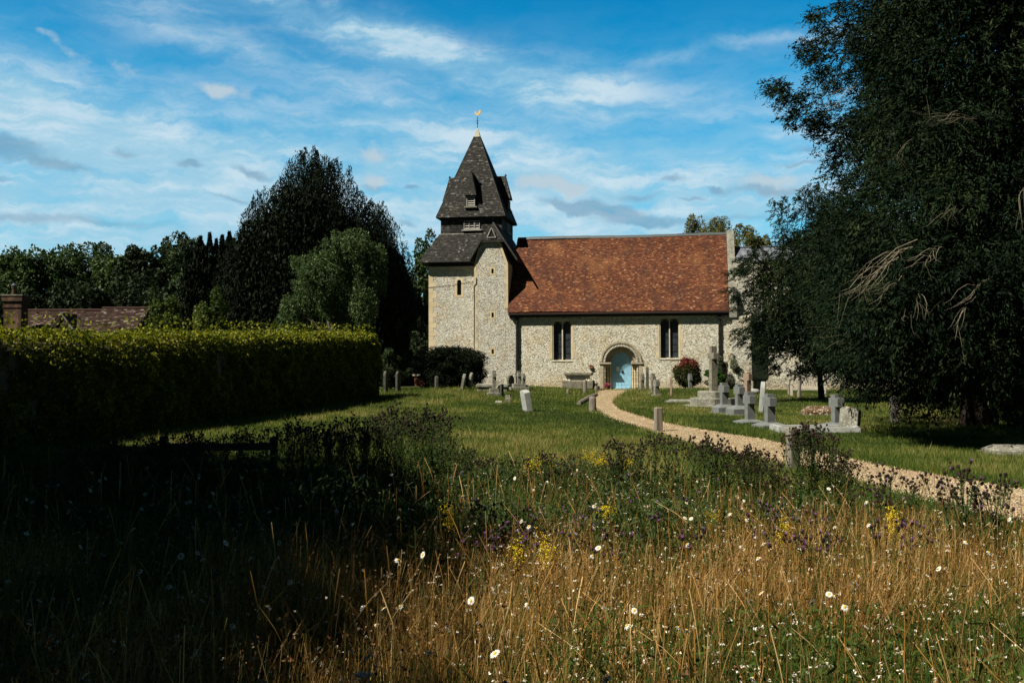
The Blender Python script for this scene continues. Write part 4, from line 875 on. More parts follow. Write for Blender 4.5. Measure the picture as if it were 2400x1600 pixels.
# weeping silvery tree
def weeping():
    global rng; rng = np.random.default_rng(33); random.seed(33)
    D = 60.0; x0, _, _ = at(775, 700, D); t = empty('weeping_birch', (x0, D, 0), 0, 'silvery green weeping tree in front of the dark Irish yew', 'tree')
    bl = [(830, 600, 52, 44), (790, 575, 42, 30), (860, 615, 38, 46), (760, 640, 55, 45), (725, 690, 52, 55), (700, 735, 46, 45), (785, 700, 44, 48), (850, 700, 36, 50), (770, 745, 60, 40), (680, 725, 24, 36), (880, 600, 26, 30), (830, 560, 36, 20), (695, 612, 16, 10), (720, 640, 22, 22), (740, 610, 30, 24), (670, 760, 24, 25), (890, 640, 18, 30), (830, 770, 50, 30)]
    Vs, Ts, tg = [], [], []
    for px, py, rx, ry in bl:
        dy = rng.uniform(-1.8, 1.6); c = at(px, py, D + dy); r = np.array([rx / FPX * D, 1.0, ry / FPX * D]); tg.append((c[0] - x0, dy, c[2]))
        ns = int(rx * ry / 17) + 20
        for k in range(ns):
            p = cloud((0, 0, 0), r, 1, .45)[0]; n = 30; ln = rng.uniform(.5, 1.1); f = rng.random(n)
            P = np.stack([c[0] - x0 + p[0] + rng.normal(0, .07, n) + .12 * f, dy + p[1] + rng.normal(0, .07, n), c[2] + p[2] - f * ln + .2], 1)
            Vs.append(diamonds(P, rng.uniform(.10, .19, n), rng.uniform(.045, .08, n), (0, 0, -.9), .6)); Ts.append(np.clip(rng.normal(.55, .22, n) + rng.uniform(-.2, .2), 0, 1))
    npmesh('crown', np.concatenate(Vs), 4, np.concatenate(Ts), M_BIRCH, t); limbs('trunk', (0, 0, 0), tg[:12], .22, M_TRUNK, t)
weeping()
ptree(1006, 540, 92, 62, 'broadleaf_tree', 'mid green tree peeping out behind the tower skirt roof', 'tree', M_BIRCH, 40, 12000, .32, seed=101, cl=.24, shape=.5, group='trees behind the church')
ptree(990, 640, 84, 50, 'broadleaf_tree', 'olive brown leafed tree between the Irish yew and the tower', 'tree', M_SHRUB, 34, 10000, .26, seed=102, cl=.28, shape=.1, group='trees behind the church')
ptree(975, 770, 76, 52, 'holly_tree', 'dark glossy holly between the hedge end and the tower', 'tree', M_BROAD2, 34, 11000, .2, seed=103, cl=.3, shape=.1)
ptree(915, 815, 66, 34, 'leafy_shrub', 'rounded shrub behind the two shaded headstones', 'shrub', M_BROAD, 24, 6000, .14, seed=104, cl=.3)
ptree(1056, 822, 60.8, 76, 'clipped_yew_bush', 'nearly black round clipped bush at the foot of the tower', 'bush', M_IRISH, 90, 90000, .10, zb=-.4, seed=105, cl=.42, shape=-.2, ry=1.5)
WL = [(1625, 512, 96, 36, 'thin topped willow just above the nave ridge'), (1680, 503, 95, 40, 'fullest yellow green willow left of the gable parapet'), (1740, 520, 93, 42, 'yellow green willow right of the gable parapet'), (1775, 548, 90, 30, 'low green treetop above the slate roof beside the yew')]
for i, (px, py, D, w, lb) in enumerate(WL):
    ptree(px, py, D, w * 1.35, 'willow_tree', lb, 'tree', M_WILLOW, 44, 13000, .28, zb=6.0, seed=110 + i, cl=.32, shape=.1, group='trees behind the nave', asp=.35)
for i, (px, py, D, w, lb) in enumerate([(2030, 820, 75, 70, 'dim broadleaf seen under the near yew'), (2210, 815, 80, 80, 'green hedge tree lit in the gap under the near yew'), (2380, 800, 78, 90, 'dark tree at the right edge far under the yew'), (1900, 700, 85, 60, 'tree far behind the chancel roof')]):
    ptree(px, py, D, w, 'background_tree', lb, 'tree', M_BROAD, 34, 7000, .36, seed=120 + i, cl=.3, shape=.1, group='trees seen beneath the yews')
# distant tree line ahead
rng = np.random.default_rng(9); Vs = []
for k in range(300):
    a = rng.uniform(-1.0, 1.0); D = rng.uniform(150, 175); h = rng.uniform(7, 11) ; n = 130
    Vs.append(diamonds(cloud((D * math.tan(a) if abs(a) < .8 else D * a * 1.3, D, h * .45), (6, 3, h * .55), n, .6), 1.9, 1.2, (0, 0, 0), 1))
for k in range(150):  # unseen tree ring behind the camera, added to block low sky light
    a = rng.uniform(PI * .62, PI * 1.42); D = rng.uniform(30, 40); h = rng.uniform(11, 15); n = 260
    Vs.append(diamonds(cloud((D * math.sin(a), D * math.cos(a), h * .5), (3, 3, h * .5), n, .6), 1.1, .8, (0, 0, 0), 1))
V = np.concatenate(Vs); o = npmesh('woodland_and_sky_blocker', V, 4, rng.random(len(V)) * .7, M_BROAD, None); tag(o, kind='stuff')
# bushes along the church
def photinia():
    global rng; rng = np.random.default_rng(5); x, y, _ = at(1611, 870, 62.3); t = empty('photinia_bush', (x, y, 0), 0, 'round bush with red new leaves above green by the nave window', 'bush'); P = np.concatenate([cloud((0, 0, 1.0), (.85, .8, .85), 9000, .8), cloud((.1, 0, 1.45), (.62, .6, .55), 4000, .8)])
    rr_ = 1 + .10 * np.sin(P[:, 0] * 7 + P[:, 2] * 5) + .08 * np.sin(P[:, 1] * 9 - P[:, 2] * 8) + rng.normal(0, .05, len(P)); P = np.stack([P[:, 0] * rr_, P[:, 1] * rr_, 1 + (P[:, 2] - 1) * rr_], 1)
    P = P[P[:, 2] > .05]; T = np.where(P[:, 2] + rng.normal(0, .20, len(P)) > 1.5, rng.uniform(.6, 1, len(P)), rng.uniform(0, .55, len(P)))
    npmesh('foliage', diamonds(P, .11, .055, (0, 0, .2), 1), 4, T, M_PHOT, t); limbs('stem', (0, 0, 0), [(.3, 0, 1.2), (-.3, .1, 1.1), (0, -.2, 1.4)], .05, M_TRUNK, t)
photinia()
ptree(1664, 867, 61.8, 30, 'round_bush', 'low bright green bush behind the tall stone cross', 'bush', M_BUSHG, 20, 9000, .08, seed=131, cl=.34, shape=0)
ptree(1702, 822, 63.2, 29, 'olive_bush', 'upright grey green bush against the buttress', 'bush', M_OLIVE, 24, 9000, .09, seed=132, cl=.3, shape=.2)

# ------------------------------------------------------------------ THE TWO YEWS ON THE RIGHT
def yew(name, label, D0, pxc, left, bot, front, top, ncl, nl, boughs, seed, spray=.24, crad=(.42, .85), trunk_r=.42):
    global rng; rng = np.random.default_rng(seed); random.seed(seed)
    xc = at(pxc, 800, D0)[0]; t = empty(name, (xc, D0, 0), 0, label, 'yew tree')
    ly = np.array([p[0] for p in left]); lx = np.array([p[1] for p in left]); bx = np.array([p[0] for p in bot]); by = np.array([p[1] for p in bot])
    half = pxc - lx.min(); cl = []; mg = (crad[0] + crad[1]) * .5 / D0 * FPX * 1.1
    while len(cl) < ncl:
        py = rng.uniform(top, 985); px = rng.uniform(pxc - half, pxc + half * 1.0); lf = np.interp(py, ly, lx)
        w = pxc - lf - mg; e = abs(px - pxc) / w if w > 1 else 9
        if e > 1 or py > np.interp(px, bx, by): continue
        e2 = math.sqrt(1 - e * e); b = (rng.random() < .66); dd = -front * e2 * (rng.uniform(.75, 1.0) if b else rng.uniform(-.9, .75)) * (w / half) ** .5
        cl.append((px, py, dd, rng.uniform(*crad), (0, 0)))
    cl += boughs
    Vs, Ts, tg = [], [], []
    for px, py, dd, r, ex in cl:
        c = np.array(at(px, py, D0)); # angular position kept at the crown's own distance, depth offset carried along the ray
        c = np.array(at(px, py, D0 + dd)); n = int(nl / len(cl) * (r / .62) ** 1.8 * rng.uniform(.7, 1.25))
        # a bough is a bundle of drooping sprays
        ns = max(5, n // 15); cent = cloud(c - np.array([xc, D0, 0]), (r, r, r * .75), ns, .3); out = unit(np.array([c[0] - xc, c[1] - D0, 0]) + 1e-6)
        P = np.repeat(cent, 15, 0); f = np.tile(np.linspace(0, 1, 15), ns)[:, None]; dr = np.repeat(unit(out + rng.normal(0, .55, (ns, 3)) + np.array([0, 0, -.15])), 15, 0)
        ln = np.repeat(rng.uniform(.2, .6, (ns, 1)), 15, 0) * min(1, r / .4); P = P + dr * f * ln + np.array([0, 0, -1]) * f * f * .35 * ln + rng.normal(0, .035, P.shape)
        Vs.append(diamonds(P, spray * rng.uniform(.5, 1.1, len(P)), spray * .20 * rng.uniform(.6, 1.3, len(P)), dr + np.array([0, 0, -.5]) * f, .42)); Ts.append(np.clip(rng.normal(.42, .16, len(P)) + rng.uniform(-.36, .36), 0, 1))
        if rng.random() < .10 or abs(px - lx.min()) < 40: tg.append(tuple(c - np.array([xc, D0, 0])))
    npmesh('crown', np.concatenate(Vs), 4, np.concatenate(Ts), M_YEW, t)
    limbs('trunk', (0, 0, 0), tg[:40], trunk_r, M_YEWBARK, t, 9, .5, .05)
    return t, xc
bN = []
for (px, py, rx, ry, n) in [(1925, 60, 12, 40, 5), (1932, 110, 28, 30, 6), (1900, 118, 22, 22, 4), (1885, 100, 12, 16, 2), (1910, 160, 36, 40, 7), (1945, 190, 36, 50, 8), (1838, 190, 14, 18, 2), (1825, 200, 10, 16, 2), (1850, 215, 24, 26, 5), (1830, 235, 16, 20, 3), (1875, 245, 40, 34, 8), (1860, 285, 30, 22, 5), (1905, 290, 36, 30, 7), (1940, 270, 34, 50, 8), (1935, 330, 18, 14, 2), (1960, 350, 22, 28, 4), (1975, 120, 34, 90, 9), (1980, 20, 24, 50, 6), (1925, 30, 6, 10, 2), (1960, 400, 25, 30, 4)]:
    for k in range(n): bN.append((px + random.uniform(-rx, rx) * .7, py + random.uniform(-ry, ry) * .7, random.uniform(-1.2, .6), random.uniform(.16, .32), (0, 0)))
YN, YX = yew('yew_tree', 'enormous dark yew filling the right edge with bare pale twigs', 27.0, 2290, [(-420, 2200), (-250, 2060), (-60, 1985), (0, 1975), (60, 1965), (120, 1958), (200, 1975), (300, 1950), (360, 1965), (430, 1930), (500, 1900), (600, 1878), (700, 1866), (800, 1885), (860, 1925), (960, 2060)], [(1800, 800), (1900, 845), (1960, 880), (2020, 900), (2080, 905), (2130, 918), (2180, 935), (2250, 945), (2320, 950), (2400, 950), (2700, 960)], 9.8, -420, 1250, 820000, bN, 71, .15)
bF = []
for (px, py, rx, ry, n) in [(1882, 470, 8, 30, 4), (1908, 445, 12, 30, 4), (1872, 520, 18, 40, 6), (1838, 490, 7, 20, 3), (1830, 520, 8, 30, 4), (1842, 560, 20, 40, 6), (1770, 570, 7, 22, 3), (1780, 600, 22, 18, 5), (1752, 625, 20, 16, 5), (1735, 700, 18, 30, 6), (1730, 640, 14, 20, 4), (1745, 800, 20, 25, 5), (1790, 835, 24, 16, 5), (1835, 860, 26, 12, 5), (1880, 872, 30, 10, 5), (1742, 600, 7, 22, 3), (1822, 480, 5, 14, 2)]:
    for k in range(n): bF.append((px + random.uniform(-rx, rx) * .8, py + random.uniform(-ry, ry) * .8, random.uniform(-2.2, .6), random.uniform(.22, .42), (0, 0)))
yew('yew_tree', 'olive green yew hiding the chancel wall left of the enormous one', 45.0, 1925, [(380, 1925), (420, 1905), (470, 1880), (540, 1850), (600, 1790), (640, 1752), (700, 1738), (780, 1742), (830, 1765), (880, 1830), (920, 1925)], [(1700, 780), (1740, 790), (1790, 812), (1830, 830), (1870, 850), (1920, 868), (1980, 880), (2200, 890)], 4.2, 380, 330, 170000, bF, 72, .19, (.45, .9), .13)
# bare twigs : fans of dead branches on the near yew
def fan(p0, p1, D, n, wpx, label=None, seed=0, r=.020):
    random.seed(seed); r *= .42; n = max(3, int(n * .75)); m = MB(); a = Vector(at(*p0, D)); b = Vector(at(*p1, D - .4)); off = Vector((YX, 27.0, 0)); L = (b - a).length
    for k in range(n):
        e = b + Vector((random.gauss(0, 1), random.gauss(0, 1) * .6, random.gauss(0, 1))) * wpx / FPX * D * random.uniform(.5, 1); s = a.lerp(b, random.uniform(0, .45)) + Vector((random.gauss(0, .08),) * 3)
        e = s.lerp(e, random.uniform(.55, 1.05)); mid = s.lerp(e, .5) + Vector((random.gauss(0, .10), random.gauss(0, .1), random.uniform(-.04, .14))) * L * .5; q1 = s.lerp(mid, .5) + Vector((0, 0, .05 * L))
        rr = r * random.uniform(.35, 1); m.tube([s - off, q1 - off, mid - off, mid.lerp(e, .5) - off - Vector((0, 0, .04 * L)), e - off], [rr, rr * .9, rr * .7, rr * .5, rr * .25], 4, cap=False)
        if random.random() < .5:
            t0 = mid.lerp(e, random.random()); t1 = t0 + (e - mid) * .5 + Vector((random.gauss(0, .25), 0, random.gauss(-.1, .25))); m.tube([t0 - off, t0.lerp(t1, .5) - off + Vector((0, 0, .03)), t1 - off], [rr * .5, rr * .4, rr * .2], 4, cap=False)
    m.build('dead_branch', M_DEAD, YN, fix=False)
fan((2145, 570), (1975, 700), 18.2, 22, 28, seed=1, r=.026); fan((2210, 575), (2140, 625), 18.0, 12, 26, seed=2, r=.022); fan((2120, 650), (2030, 710), 18.2, 12, 20, seed=3, r=.02); fan((2330, 650), (2215, 720), 17.7, 7, 26, seed=4)
fan((2150, 690), (2135, 770), 18.0, 10, 22, seed=5, r=.018); fan((2275, 700), (2235, 780), 17.6, 6, 22, seed=6); fan((2300, 290), (2150, 275), 18.2, 12, 26, seed=8, r=.018)
fan((2140, 320), (2090, 400), 18.6, 6, 26, seed=9, r=.014); fan((2010, 200), (1920, 250), 23, 8, 30, seed=10, r=.02); fan((2250, 480), (2180, 530), 17.8, 7, 30, seed=12, r=.012); fan((2020, 800), (1930, 760), 22, 7, 60, seed=13, r=.012); fan((2400, 430), (2380, 520), 17.6, 6, 30, seed=14, r=.02)
# trees outside the frame, behind the photographer's left shoulder: they shade the meadow
OFF = [(-12.4, 8.4, 13.5, 3.3, 'slender tall broadleaf between the hedge and the camera'), (-12.6, 10.4, 10, 3.6, 'low broadleaf growing by the near end of the hedge'), (-11.0, 5.2, 11, 4.8, 'lower broad broadleaf beside the camera left of the meadow'), (-12.6, 1.4, 14.5, 4.6, 'tallest broadleaf level with the photographer to the left'), (-11.0, -2.3, 13.5, 4.4, 'broadleaf behind the photographer to the left'), (-17.5, 12.0, 14, 4.2, 'broadleaf outside the hedge to the left'), (-15.5, -.5, 14, 4.5, 'broadleaf farthest left beside the photographer')]
for i, (x, y, H, r, lb) in enumerate(OFF):
    tree('shade_tree', lb, 'tree', x, y, H, (r, r), 2.2, M_BROAD, 90, 29000, .36, 'trees beside the photographer', seed=140 + i, cl=.30, shape=.1)

# ------------------------------------------------------------------ COTTAGE
def cottage():
    D = 60; x0, _, zr = at(60, 728, D); x1 = at(352, 724, D)[0]; xm = at(240, 730, D)[0]; ze = at(200, 782, D)[2]; W_ = 2.6
    t = empty('cottage', (x0, D, 0), 0, 'low cottage with mossy brown tiled roof behind the hedge', 'cottage'); X = lambda px: at(px, 700, D)[0] - x0
    m = MB(); m.box((0, -W_ + .3, -.2), (x1 - x0 - .2, W_ * 1.3, ze)); m.build('wall', M_BRICK, t)
    m = MB(); zr1, zr2 = zr, zr + .12
    for a, b, z in ((-.3, xm - x0, zr1), (xm - x0, x1 - x0, zr2)):
        m.prism([(-W_, ze), (0, z - .05), (W_, ze), (W_, ze - .12), (-W_, ze - .12)], sd_, a, b, .2); shingles(m, [sideq(a, b, -W_ - .05, ze - .02, 0, z)], .12, .2, .02, .5, (.1, 1), .02, 1.2)
        m.tube([(a, 0, z + .03), (b, 0, z + .03)], .08, 8, .6)
    ro = m.build('roof', M_HTILE, t, fix=False)
    m = MB(); gxc = X(190); a_, b_ = X(165), X(226); zt = at(190, 738, D)[2]; zb = at(190, 785, D)[2]
    m.add([(a_, -W_ - .1, zb), (b_, -W_ - .1, zb), (gxc, -W_ - .1, zt), (a_, 0, zb), (b_, 0, zb), (gxc, -.3, zt)], [(0, 1, 2), (0, 2, 5, 3), (1, 4, 5, 2), (0, 3, 4, 1)], .3); g = m.build('dormer', M_HTILE, ro, fix=False)
    m = MB(); m.tube([(a_ - .1, -W_ - .2, zb - .1), (gxc, -W_ - .2, zt + .05), (b_ + .1, -W_ - .2, zb - .1)], .055, 4); m.build('bargeboard', M_LOUV, g)
    m = MB(); m.box((X(226), -W_ - .15, ze - .12), (X(335), -W_ - .05, ze - .02)); m.build('gutter', M_LOUV, ro)
    m = MB(); k_ = (D - 3) / D; c0, c1 = [at(q_, 700, D - 3)[0] - x0 for q_ in (17, 58)]; zc = at(40, 692, D - 3)[2]
    m.box((c0, -3.4, 0), (c1, -2.6, zc - .35)); m.box((c0 - .04, -3.44, at(40, 728, D)[2]), (c1 + .04, -2.56, at(40, 726, D)[2] + .05)); m.box((c0 - .08, -3.48, zc - .35), (c1 + .08, -2.52, zc - .05)); 
    ch = m.build('chimney', M_BRICK, t); m = MB(); m.box((c0 - .12, -3.52, zc - .05), (c1 + .12, -2.48, zc + .02)); m.build('cap', M_OLDST, ch)
    m = MB(); cp = at(33, 700, D - 3)[0] - x0; m.lathe([(.15, 0), (.13, .1), (.11, .35), (.14, .38), (.14, .42)], 10, (cp, -3.0, zc + .02)); m.build('chimney_pot', M_BRICK, ch)
    m = MB(); m.lathe([(.02, .42), (.16, .48), (.17, .56), (.06, .66), (.02, .68)], 10, (cp, -3.0, zc + .02)); m.build('cowl', M_LEAD, ch)
cottage()
b = empty('brick_wall', at(983, 890, 75), 0, 'short red brick wall with pale coping between hedge end and tower', 'wall'); b.location.z = 0
m = MB(); m.box((-.38, 0, -.1), (.38, .5, .80)); m.build('brickwork', M_REDBRICK, b); m = MB(); m.box((-.5, -.08, .80), (.5, .58, .90)); m.build('coping', M_PALE, b)

# ------------------------------------------------------------------ GRAVES, POSTS, BENCH, FENCE
def place(t, px, py): x, y, z = gnd(px, py); t.location = (x, y, z)
def atD(px, D): x = at(px, 850, D)[0]; return (x, D, float(gz(x, D)))
def height(py_top, D, z0=0.0): return at(1200, py_top, D)[2] - z0
def sprof(kind, w, h):
    hw_ = w / 2
    if kind == 'round': return [(-hw_, -.15), (hw_, -.15), (hw_, h - hw_)] + [(hw_ * math.cos(a), h - hw_ + hw_ * math.sin(a)) for a in np.linspace(.15, PI - .15, 12)] + [(-hw_, h - hw_)]
    if kind == 'shoulder': return [(-hw_, -.15), (hw_, -.15), (hw_, h * .86), (hw_ * .72, h * .87), (hw_ * .62, h * .94)] + [(hw_ * .55 * math.cos(a), h * .93 + h * .07 * math.sin(a)) for a in np.linspace(0, PI, 8)] + [(-hw_ * .62, h * .94), (-hw_ * .72, h * .87), (-hw_, h * .86)]
    if kind == 'point': return [(-hw_, -.15), (hw_, -.15), (hw_, h * .78), (hw_ * .6, h * .93), (0, h), (-hw_ * .6, h * .93), (-hw_, h * .78)]
    if kind == 'chip': return [(-hw_, -.15), (hw_, -.15), (hw_, h * .88), (hw_ * .78, h * .93), (hw_ * .5, h * .985), (hw_ * .1, h * .975), (-hw_ * .4, h), (-hw_ * .8, h * .985), (-hw_, h * .93)]
    return [(-hw_, -.15), (hw_, -.15), (hw_, h), (-hw_, h)]
def slab(px, py, py_top, kind, w, th_, yaw, m, label, lean=(0, 0), D=None, group='headstones'):
    loc = atD(px, D) if D else gnd(px, py); h = height(py_top, loc[1], loc[2])
    mb = MB(); P = sprof(kind, w, h); mb.prism(P, lambda a, b, d: (a, d, b), -th_ / 2, th_ / 2)
    mb.prism([(a * .93, (b if b < 0 else b * .985 + .0)) for a, b in P], lambda a, b, d: (a, d, b), -th_ / 2 - .008, th_ / 2 + .008)
    o = mb.build('headstone', m); o.location = loc; o.rotation_euler = (R(lean[0]), R(lean[1]), R(yaw - 36)); tag(o, label, 'headstone', group); return o
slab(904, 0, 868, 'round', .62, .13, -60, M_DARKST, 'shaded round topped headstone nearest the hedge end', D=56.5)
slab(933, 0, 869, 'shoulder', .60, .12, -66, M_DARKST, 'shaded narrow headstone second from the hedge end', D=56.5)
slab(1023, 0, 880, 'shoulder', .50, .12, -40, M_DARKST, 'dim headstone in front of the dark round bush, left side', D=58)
slab(1083, 0, 875, 'point', .62, .14, -58, M_LICH, 'leaning grey headstone with white lichened crown, left of the pair', (-10, 0), D=57)
slab(1100, 0, 872, 'point', .62, .13, -62, M_LICH, 'leaning grey headstone with white lichened crown, right of the pair', (-9, 0), D=57.5)
slab(1197, 0, 879, 'round', .60, .11, -86, M_DARKST, 'thin dark headstone seen edge on left of the twin crosses', D=58)
slab(1237, 963, 913, 'chip', .55, .20, -38, M_WHITEST, 'leaning white headstone alone in the lawn', (9, 0))
slab(1168, 0, 902, 'round', .42, .09, -80, M_OLDST, 'small broken footstone beside the lone cross base', D=52)
slab(1176, 0, 900, 'plain', .30, .08, -76, M_DARKST, 'thin dark stake like stone right of the lone cross', D=51)
slab(1517, 0, 861, 'point', .34, .15, -64, M_DARKST, 'tall thin dark headstone edge on right of the doorway', D=60)
slab(1573, 928, 881, 'point', .26, .10, -66, M_PINKST, 'tall thin brown headstone edge on between cross pair and red bush', (0, -2))
slab(1783, 965, 895, 'round', .50, .13, -66, M_WHITEST, 'white lichened headstone leaning behind the grey crosses', (-5, 0))
slab(1990, 1010, 956, 'chip', .50, .15, -12, M_LICH, 'leaning flat grey headstone beside the rightmost grey cross', (-9, 0))
slab(2098, 990, 926, 'point', .58, .20, -68, M_OLDST, 'weathered pointed headstone alone in front of the dark yew')
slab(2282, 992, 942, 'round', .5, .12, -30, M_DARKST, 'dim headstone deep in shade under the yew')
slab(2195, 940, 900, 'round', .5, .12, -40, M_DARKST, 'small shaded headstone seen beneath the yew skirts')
def cross(name_label, px, py, py_top, wshaft, arm, yaw, m, steps=(), D=None, cat='cross', armz=.74, taper=1.0, group='stone crosses', armh=None, headt=None):
    loc = atD(px, D) if D else gnd(px, py); H = height(py_top, loc[1], loc[2])
    t = empty('stone_cross', loc, R(yaw), name_label, cat, group); z = -.05
    for k, (hx, hy, hz, st_) in enumerate(steps):
        mb = MB(); 
        if st_ == 'box': mb.cbox((0, 0, z + hz / 2), (hx, hy, hz / 2), bev=.012)
        elif st_ == 'slope':
            mb.add([(-hx, -hy, z), (hx, -hy, z), (hx, hy, z), (-hx, hy, z), (-hx, -hy, z + hz * .6), (hx, -hy, z + hz * .6), (hx, hy, z + hz * .6), (-hx, hy, z + hz * .6), (-wshaft * .75, -wshaft * .75, z + hz), (wshaft * .75, -wshaft * .75, z + hz), (wshaft * .75, wshaft * .75, z + hz), (-wshaft * .75, wshaft * .75, z + hz)],
                   [(3, 2, 1, 0), (0, 1, 5, 4), (1, 2, 6, 5), (2, 3, 7, 6), (3, 0, 4, 7), (4, 5, 9, 8), (5, 6, 10, 9), (6, 7, 11, 10), (7, 4, 8, 11), (8, 9, 10, 11)])
        elif st_ == 'oct': mb.lathe([(hx, 0), (hx, hz - .03), (hx - .03, hz)], 8, (0, 0, z), ph=PI / 8)
        elif st_ == 'disc': mb.lathe([(hx, 0), (hx, hz - .04), (hx - .05, hz)], 10, (0, 0, z))
        mb.build('plinth' if k == 0 else 'step', m if st_ in ('box', 'slope') else M_LICH, t); z += hz
    w = wshaft / 2; ah = armh or wshaft * .5; za = z + (H - z) * armz
    mb = MB(); mb.add([(-w, -w, z), (w, -w, z), (w, w, z), (-w, w, z), (-w * taper, -w * taper, H), (w * taper, -w * taper, H), (w * taper, w * taper, H), (-w * taper, w * taper, H)], [(3, 2, 1, 0), (4, 5, 6, 7), (0, 1, 5, 4), (1, 2, 6, 5), (2, 3, 7, 6), (3, 0, 4, 7)])
    mb.build('shaft', m, t); wa = w * (1 + taper) / 2 - .004
    mb = MB(); mb.cbox((0, 0, za), (wa, arm, ah), bev=.008); mb.build('crossbar', m, t); return t
GC = [('tall grey granite cross on stepped plinth, nearest the worn octagonal cross', 1697, 968, 898, ((.44, .44, .10, 'box'), (.32, .32, .26, 'slope'))), ('grey granite cross second from the octagonal cross on a high plinth', 1733, 973, 902, ((.46, .46, .10, 'box'), (.34, .34, .28, 'slope'))),
      ('grey granite cross on low plinth overlapping its taller neighbour', 1757, 991, 919, ((.36, .36, .16, 'slope'),)), ('grey granite cross nearest the gravel path', 1804, 1001, 924, ((.36, .36, .19, 'slope'),)), ('grey granite cross standing alone by the leaning slab', 1961, 1001, 926, ((.38, .38, .18, 'slope'),))]
for lb, px, py, pt, stp in GC: cross(lb, px, py, pt, .215, .235, 11, M_GRANITE, stp, armh=.115, group='grey granite crosses', armz=.72)
t = cross('very tall worn stone cross on octagonal steps', 1672, 952, 812, .26, .27, 14, M_OLDST, ((1.2, 0, .12, 'oct'), (.92, 0, .28, 'oct'), (.64, 0, .27, 'disc')), armh=.12, armz=.78, taper=.85, group=None)
cross('lone pale cross in the lawn left of the chest tomb end', 1158, 0, 868, .19, .30, 8, M_LICH, ((.36, .36, .22, 'box'), (.24, .24, .22, 'box')), D=52, armh=.10)
cross('left cross of the twin pair at the rainwater pipe', 1216, 0, 869, .18, .26, 10, M_LICH, ((.55, .40, .20, 'box'), (.36, .30, .20, 'box')), D=57, armh=.10, armz=.70)
cross('right slightly shorter cross of the twin pair at the rainwater pipe', 1227, 0, 876, .17, .25, 12, M_LICH, ((.20, .20, .3, 'box'),), D=57.6, armh=.10, armz=.68)
cross('small worn cross just right of the doorway', 1505, 0, 877, .20, .22, 8, M_OLDST, ((.2, .2, .2, 'box'),), D=59, armh=.13, armz=.72)
cross('taller pale cross of the pair right of the doorway', 1530, 0, 876, .20, .24, 10, M_OLDST, ((.22, .22, .15, 'box'),), D=54, armh=.13, armz=.74)
cross('shorter lichened cross of the pair right of the doorway', 1538, 0, 890, .22, .24, 12, M_LICH, ((.22, .22, .15, 'box'),), D=51, armh=.13, armz=.74)
cross('small grey cross in front of the red leaved bush', 1617, 0, 876, .17, .20, 8, M_GRANITE, ((.2, .2, .12, 'box'),), D=58, armh=.13, armz=.7)
cross('pinkish sandstone cross in front of the buttress', 1752, 0, 874, .24, .26, 20, M_PINKST, ((.25, .25, .15, 'box'),), D=51, armh=.17, armz=.78)
# posts
def post(px, py, py_top, r, label, D=None, square=False, lean=0):
    loc = atD(px, D) if D else gnd(px, py); h = height(py_top, loc[1], loc[2]); mb = MB()
    if square: mb.cbox((0, 0, h / 2 - .1), (r, r, h / 2 + .1), bev=r * .2)
    else: mb.lathe([(r * 1.02, -.2), (r, h * .3), (r * .96, h * .85), (r * .8, h * .97), (r * .4, h)], 10)
    o = mb.build('wooden_post', M_OAK); o.location = loc; o.rotation_euler = (0, R(lean), R(12)); tag(o, label, 'post', 'wooden posts round the path')
post(1331, 0, 912, .085, 'short weathered post in the lawn left of the chest tomb steps', D=54)
post(1371, 0, 890, .11, 'grey post standing against the chest tomb', D=55)
post(1389, 965, 929, .13, 'thick round topped post on the left edge of the path', )
post(1543, 1012, 955, .09, 'pale square topped post on the near edge of the path, middle of the picture', square=True)
post(1858, 1100, 1003, .085, 'dark post among tall knapweed at the near path edge', square=True)
post(1850, 0, 901, .08, 'dark stump like post before the chancel plinth', D=52, square=True)
post(1872, 0, 882, .085, 'brown trunk like post left of the bench', D=48, lean=2)
post(1397, 0, 905, .10, 'dark post at the foot of the chest tomb steps', D=58.5)
# log edging
a = gnd(1356, 948); b = gnd(1398, 926); m = MB(); m.tube([(0, 0, .05), ((b[0] - a[0]) * .5, (b[1] - a[1]) * .5, .08), (b[0] - a[0], b[1] - a[1], .06)], [.09, .10, .08], 8)
o = m.build('log_edging', M_OAK); o.location = a; tag(o, 'fallen log edging the lawn left of the path end', 'log')
# chest tombs
def chest():
    D = 61.5; loc = atD(1356, D); t = empty('chest_tomb', loc, R(-10), 'large chest tomb with overhanging slab and stepped base left of the door', 'tomb')
    H = height(873, D, loc[2]); s_ = D / FPX; w = 66 * s_ / 2
    m = MB(); m.cbox((0, 0, H - .07), (w, .55, .07), bev=.03); m.build('top_slab', M_OLDST, t)
    m = MB(); m.box((-w + .05, -.46, H - .20), (w - .05, .46, H - .14)); m.box((-w + .22, -.36, .52), (w - .22, .36, H - .2)); m.build('chest', M_PALE, t)
    m = MB(); m.box((-w * .60, -.385, .62), (w * .50, -.355, H - .24)); m.build('inscription_panel', M_WHITEST, t)
    for u in (-w + .18, -w + .34, w - .18, w - .34):
        m = MB(); m.tube([(u, -.36, .52), (u, -.36, H - .2)], .055, 8); m.lathe([(.09, 0), (.09, .06), (.05, .1)], 8, (u, -.36, .52)); m.build('corner_baluster', M_PALE, t)
    m = MB(); m.cbox((0, 0, .30), (w + .08, .62, .24), bev=.03); m.cbox((0, 0, -.0), (w + .02, .58, .12), bev=.02); m.build('base', M_OLDST, t)
    for k in range(3):
        m = MB(); m.cbox((w + .16 + .13 * k, 0, .36 - .18 * k - .09), (.10, .5, .09), bev=.01); m.build('step', M_DARKST, t)
chest()
loc = atD(1156, 55.5); t = empty('low_tomb', loc, R(-6), 'low lichened chest tomb below the stair turret', 'tomb'); h = height(899, 55.5, loc[2])
